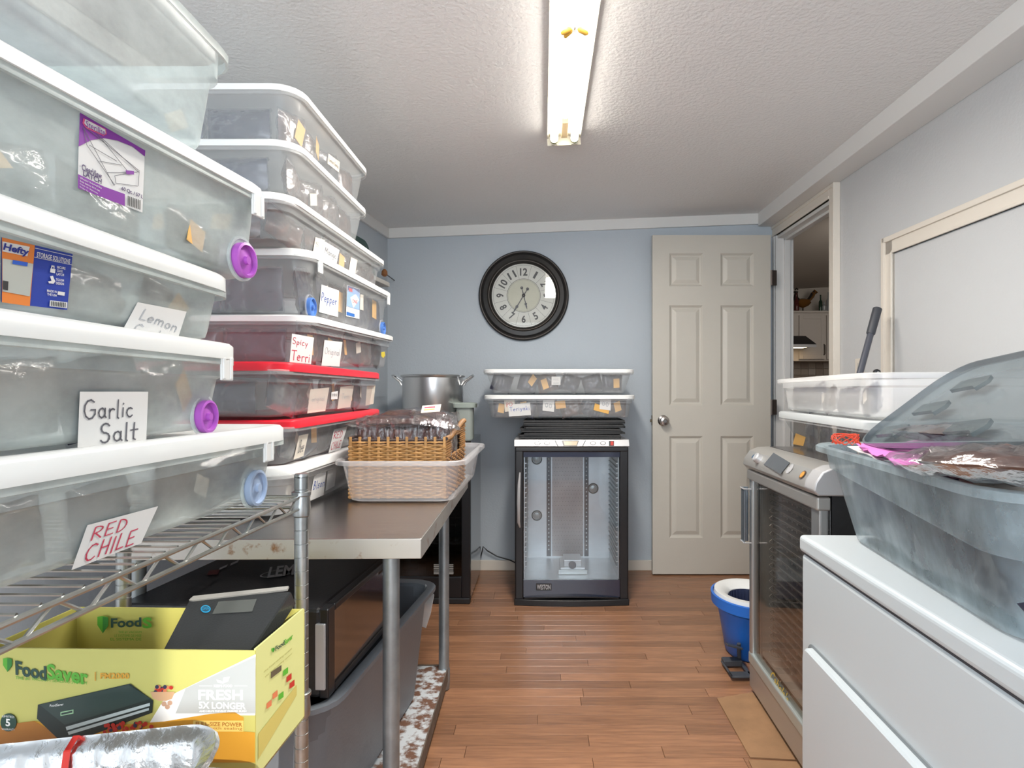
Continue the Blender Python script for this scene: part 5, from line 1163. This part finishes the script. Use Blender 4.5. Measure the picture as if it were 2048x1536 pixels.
# bent plate handle
MB().box(-.014, .028, -.030, -.026, .545, .745).box(-.012, -.008, -.030, -.004, .545, .745).build('door_handle', mat('handle_blue_reflection', (.34, .40, .46), .2, .8), ed, smooth=False, bevel=.002)  # chrome handle; the blue it reflects is put into its base colour
for z in (.548, .742): MB().tube([(-.014, -.032, z), (.03, -.032, z), (.03, -.006, z)], .0025, 8).build('handle_bracket', SILVERL, ed)
gp = wplane(eM, (0, .004, 0), (.5, .004, 0), (0, .004, .5))
text_px('Cabela\'s', gp, (1545, 1338), (1580, 1392), (1541, 1357), mat('gold_print', (.55, .38, .04), .4), ed, off=.002, bold=.015, shear=.3)
# ================================================================ MOP BUCKET
mk = empty('mop_bucket', (.865, 2.52, 0), 'blue mop bucket with white wringer basket and dark pedal beside the silver dehydrator', 'bucket')
MB().lathe([(.085, 0), (.095, .01), (.118, .15), (.128, .19), (.150, .205), (.152, .245), (.144, .247), (.138, .215), (.110, .20), (.09, .02)], n=40, sx=1.0, sy=1.25).build('bucket_body', BLUEB, mk)
MB().lathe([(.142, .235), (.138, .258), (.110, .256), (.085, .235), (.080, .21)], n=40, sx=1, sy=1.2, cap0=False, cap1=False).build('wringer_ring', WHITEP, mk)
wb = MB().lathe([(.082, .236), (.075, .14), (.05, .12)], n=30, sx=1, sy=1.1, cap0=False)
for k in range(30): a = 2*PI*k/30; wb.tube([(.081*math.cos(a), .089*math.sin(a), .232), (.073*math.cos(a), .080*math.sin(a), .14)], .003, 5)
wb.build('wringer_basket', mat('basket_navy', (.03, .04, .09), .4), mk)
MB().box(-.155, -.07, -.26, -.215, .012, .020).box(-.155, -.145, -.26, -.12, .012, .020).box(-.085, -.07, -.26, -.12, .012, .020).box(-.15, -.075, -.15, -.11, .006, .03).build('foot_pedal', DGREY, mk, smooth=False, bevel=.004)
MB().loft([[(-.145, -.18, .10), (-.085, -.18, .085), (-.07, -.10, .06), (-.13, -.10, .075)], [(-.145, -.18, .108), (-.085, -.18, .093), (-.07, -.10, .068), (-.13, -.10, .083)]]).build('pedal_plate', DGREY, mk, smooth=False, bevel=.002)
MB().tube([(-.08, -.12, .02), (-.085, -.13, .09)], .008, 8).build('pedal_rod', DGREY, mk)
# ================================================================ CARDBOARD ON FLOOR
fpz = (Vector((0, 0, .005)), Vector((0, 0, 1)))
o = poly_px('cardboard_sheet', fpz, [(1434, 1396), (1505, 1384), (1540, 1430), (1610, 1520), (1500, 1514)], CARD, off=0, thick=.0045); tag(o, 'flattened brown cardboard sheet on the floor in front of the silver dehydrator', 'cardboard')
o = poly_px('cardboard_sheet', fpz, [(1497, 1519), (1612, 1524), (1640, 1580), (1520, 1570)], CARD, off=0, thick=.0045); tag(o, 'second cardboard sheet entering at the bottom frame edge beside the dryer', 'cardboard')
# ================================================================ ITEMS AT THE RIGHT WALL
pa, pb = W(1712, 775, 2.36), W(1755, 617, 2.44)
d_ = (pb-pa).normalized(); p0 = pa-d_*(pa.z-.0)/d_.z*0
p0 = pa-d_*.86*1.0
vp = empty('broom_handle', Matrix.Translation(pa), 'dark grey tube handle leaning on the right wall behind the bins', 'handle')
MB().tube([p0-pa, (pb-d_*.115)-pa], .0125, 16).build('tube', mat('tube_slate', (.07, .075, .095), .35), vp)
MB().tube([(pb-d_*.12)-pa, (pb-d_*.115)-pa, pb-d_*.002-pa, pb-pa], [.0135, .0165, .0175, .015], 16).build('grip', mat('grip_slate', (.045, .048, .058), .5), vp)
hk = empty('hanging_bracket', W(1753, 752, 2.35), 'small black bracket with a hole showing above the upper right bin', 'bracket')
MB().loft([[(-.018, y, -.06), (.018, y, -.06), (.019, y, .0), (.012, y, .022), (.0, y, .028), (-.010, y, .022), (-.016, y, .0)] for y in (-.008, .008)]).build('plate', BLACKP, hk, smooth=False, bevel=.003)
disc('hole', Vector(hk.matrix_world.translation)+Vector((.002, -.0085, .012)), (0, -1, 0), .006, mat('hole_light', (.4, .4, .4), .6), hk, 14)
MB().box(-.008, .008, -.005, .005, -.16, -.05).build('rod', BLACKP, hk, smooth=False)
ol = empty('wall_outlet', frame((xr(2.72), 2.72, 1.13), 0, 0), 'cream wall outlet plate behind the dark tube handle', 'outlet')
MB().box(-.006, 0, -.036, .036, -.0, .115).build('outlet_plate', TRIMW, ol, smooth=False, bevel=.002)
for z in (.035, .08): MB().box(-.0085, -.005, -.016, .016, z-.014, z+.014).build('socket', CREAM, ol, smooth=False, bevel=.003)
og = empty('wall_clip', W(769, 546, 3.45), 'tiny orange-brown clip on the back wall beside the far column', 'clip')
MB().lathe([(.008, -.02), (.018, -.01), (.016, .01), (.006, .022)], n=14).build('clip_body', mat('clip_orange', (.30, .12, .04), .5), og)
MB().tube([(0, 0, 0), (0, .23, 0)], .003, 6).build('clip_pin', BLACKP, og)
# ================================================================ KITCHEN ITEMS THROUGH THE DOORWAY
YK = 7.0
kp = lambda x, y: W(x, y, YK)
KCAB = mat('cabinet_paint', (.62, .57, .52), .45)
k0, k1, kz0, kz1 = kp(1560, 0).x, kp(1700, 0).x, kp(0, 722).z, kp(0, 624).z
kc_ = empty('wall_cabinet', (k0, YK, kz0), 'cream kitchen wall cabinets with metal pulls seen through the doorway', 'cabinet')
MB().box(0, k1-k0, .0, .30, 0, kz1-kz0).build('body', KCAB, kc_, smooth=False)
MB().box(-.01, k1-k0+.01, -.03, .30, kz1-kz0-.012, kz1-kz0+.012).build('top_moulding', KCAB, kc_, smooth=False, bevel=.004)
for xa, xb, hx in ((1597, 1648, 1645.5), (1652, 1698, 1656.5)):
    a, b = kp(xa, 0).x-k0, kp(xb, 0).x-k0; H_ = kz1-kz0
    MB().box(a, b, -.02, 0, .02, H_-.04).build('cabinet_door', KCAB, kc_, smooth=False, bevel=.002)
    MB().box(a, a+.045, -.028, -.02, .02, H_-.04).box(b-.045, b, -.028, -.02, .02, H_-.04).box(a+.045, b-.045, -.028, -.02, .02, .065).box(a+.045, b-.045, -.028, -.02, H_-.085, H_-.04).build('door_rail', KCAB, kc_, smooth=False, bevel=.003)
    hx_ = kp(hx, 0).x-k0; MB().tube([(hx_, -.03, .07), (hx_, -.055, .08), (hx_, -.055, .18), (hx_, -.03, .19)], .006, 8).build('pull', mat('pull_dark', (.12, .11, .10), .3, 1), kc_)
hd = empty('range_hood', kp(1590, 697), 'steel range hood edge seen at the left of the doorway', 'range hood')
MB().loft([[(-.18, -.35, 0), (.09, -.35, 0), (.09, .0, 0), (-.18, .0, 0)], [(-.18, -.35, .025), (.09, -.35, .025), (.09, .0, .025), (-.18, .0, .025)], [(-.18, -.18, .13), (.045, -.18, .13), (.045, .0, .13), (-.18, .0, .13)]]).build('hood_body', mat('hood_dark', (.05, .05, .055), .3, .6), hd, smooth=False)
MB().box(-.18, .09, -.355, -.35, -.012, .02).build('hood_lip', SILVERL, hd, smooth=False)
MB().box(-.12, .03, -.25, -.12, -.006, -.001).build('hood_lamp', mat('hood_lamp', (1, .8, .5), .5, emis=((1, .72, .4), 6)), hd, smooth=False)
bs = empty('backsplash', kp(1560, 762), 'small beige tiled backsplash below the kitchen cabinets', 'backsplash')
BST = [mat('tile_a', (.42, .36, .30), .4), mat('tile_b', (.34, .28, .23), .4), mat('tile_c', (.48, .43, .38), .4)]
rk_ = random.Random(1); zt = kz0-kp(0, 762).z
for i in range(10):
    for j in range(3): MB().box(i*.09+.002, i*.09+.088, .27, .285, j*(zt/3)+.002, (j+1)*zt/3-.002).build('tile', rk_.choice(BST), bs, smooth=False)
# rooster figure and bottles on top of the cabinets
rM = W(1617, 621, 6.95)
ro = empty('rooster_figure', (rM.x, 7.10, kz1+.012), 'dark metal rooster figure with amber glass body on the kitchen cabinets', 'figurine')
DM = mat('dark_iron', (.03, .025, .02), .5, .5); AM = mat('amber_glass', (.16, .07, .015), .2)
MB().lathe([(.03, 0), (.032, .006), (.008, .02), (.007, .05)], n=16).build('stand', DM, ro)
MB().lathe([(.005, .05), (.05, .075), (.075, .11), (.06, .145), (.02, .16)], n=20, sx=1.3, sy=.8).build('body', AM, ro)
MB().tube([(-.055, 0, .11), (-.085, 0, .17), (-.080, 0, .225), (-.075, 0, .245)], [.045, .028, .018, .02], 12).tube([(-.095, 0, .24), (-.12, 0, .232)], [.012, .002], 8).tube([(-.095, 0, .262), (-.075, 0, .28), (-.058, 0, .265)], .010, 8).build('neck_and_head', DM, ro)
for k in range(4): MB().tube([(.05, 0, .12), (.09+.008*k, 0, .17+.006*k), (.11+.012*k, 0, .215+.012*k), (.135+.012*k, 0, .205+.008*k)], [.024, .022, .020, .010], 8).build('tail_feather', [DM, AM, DM, AM][k], ro)
for i, (px, h_, r_, c_, lb) in enumerate(((1593, .22, .028, (.10, .02, .02), 'dark red bottle at the left of the rooster figure'), (1641, .20, .020, (.02, .05, .03), 'slim dark green bottle just right of the rooster figure'), (1648, .12, .028, (.35, .36, .36), 'short pale glass bottle between taller ones on the kitchen cabinets'), (1657, .23, .026, (.30, .31, .31), 'tall pale glass bottle nearest the door casing'))):
    p_ = W(px, 621, 7.08); o = MB().lathe([(r_*.9, 0), (r_, .006), (r_, h_*.58), (r_*.4, h_*.72), (r_*.36, h_*.95), (r_*.42, h_*.96), (r_*.4, h_)], n=18).build('bottle', mat('bottle_%s' % 'abcd'[i], c_, .1, alpha=.9)); o.location = (p_.x, 7.08, kz1+.012)
    tag(o, lb, 'bottle', None)
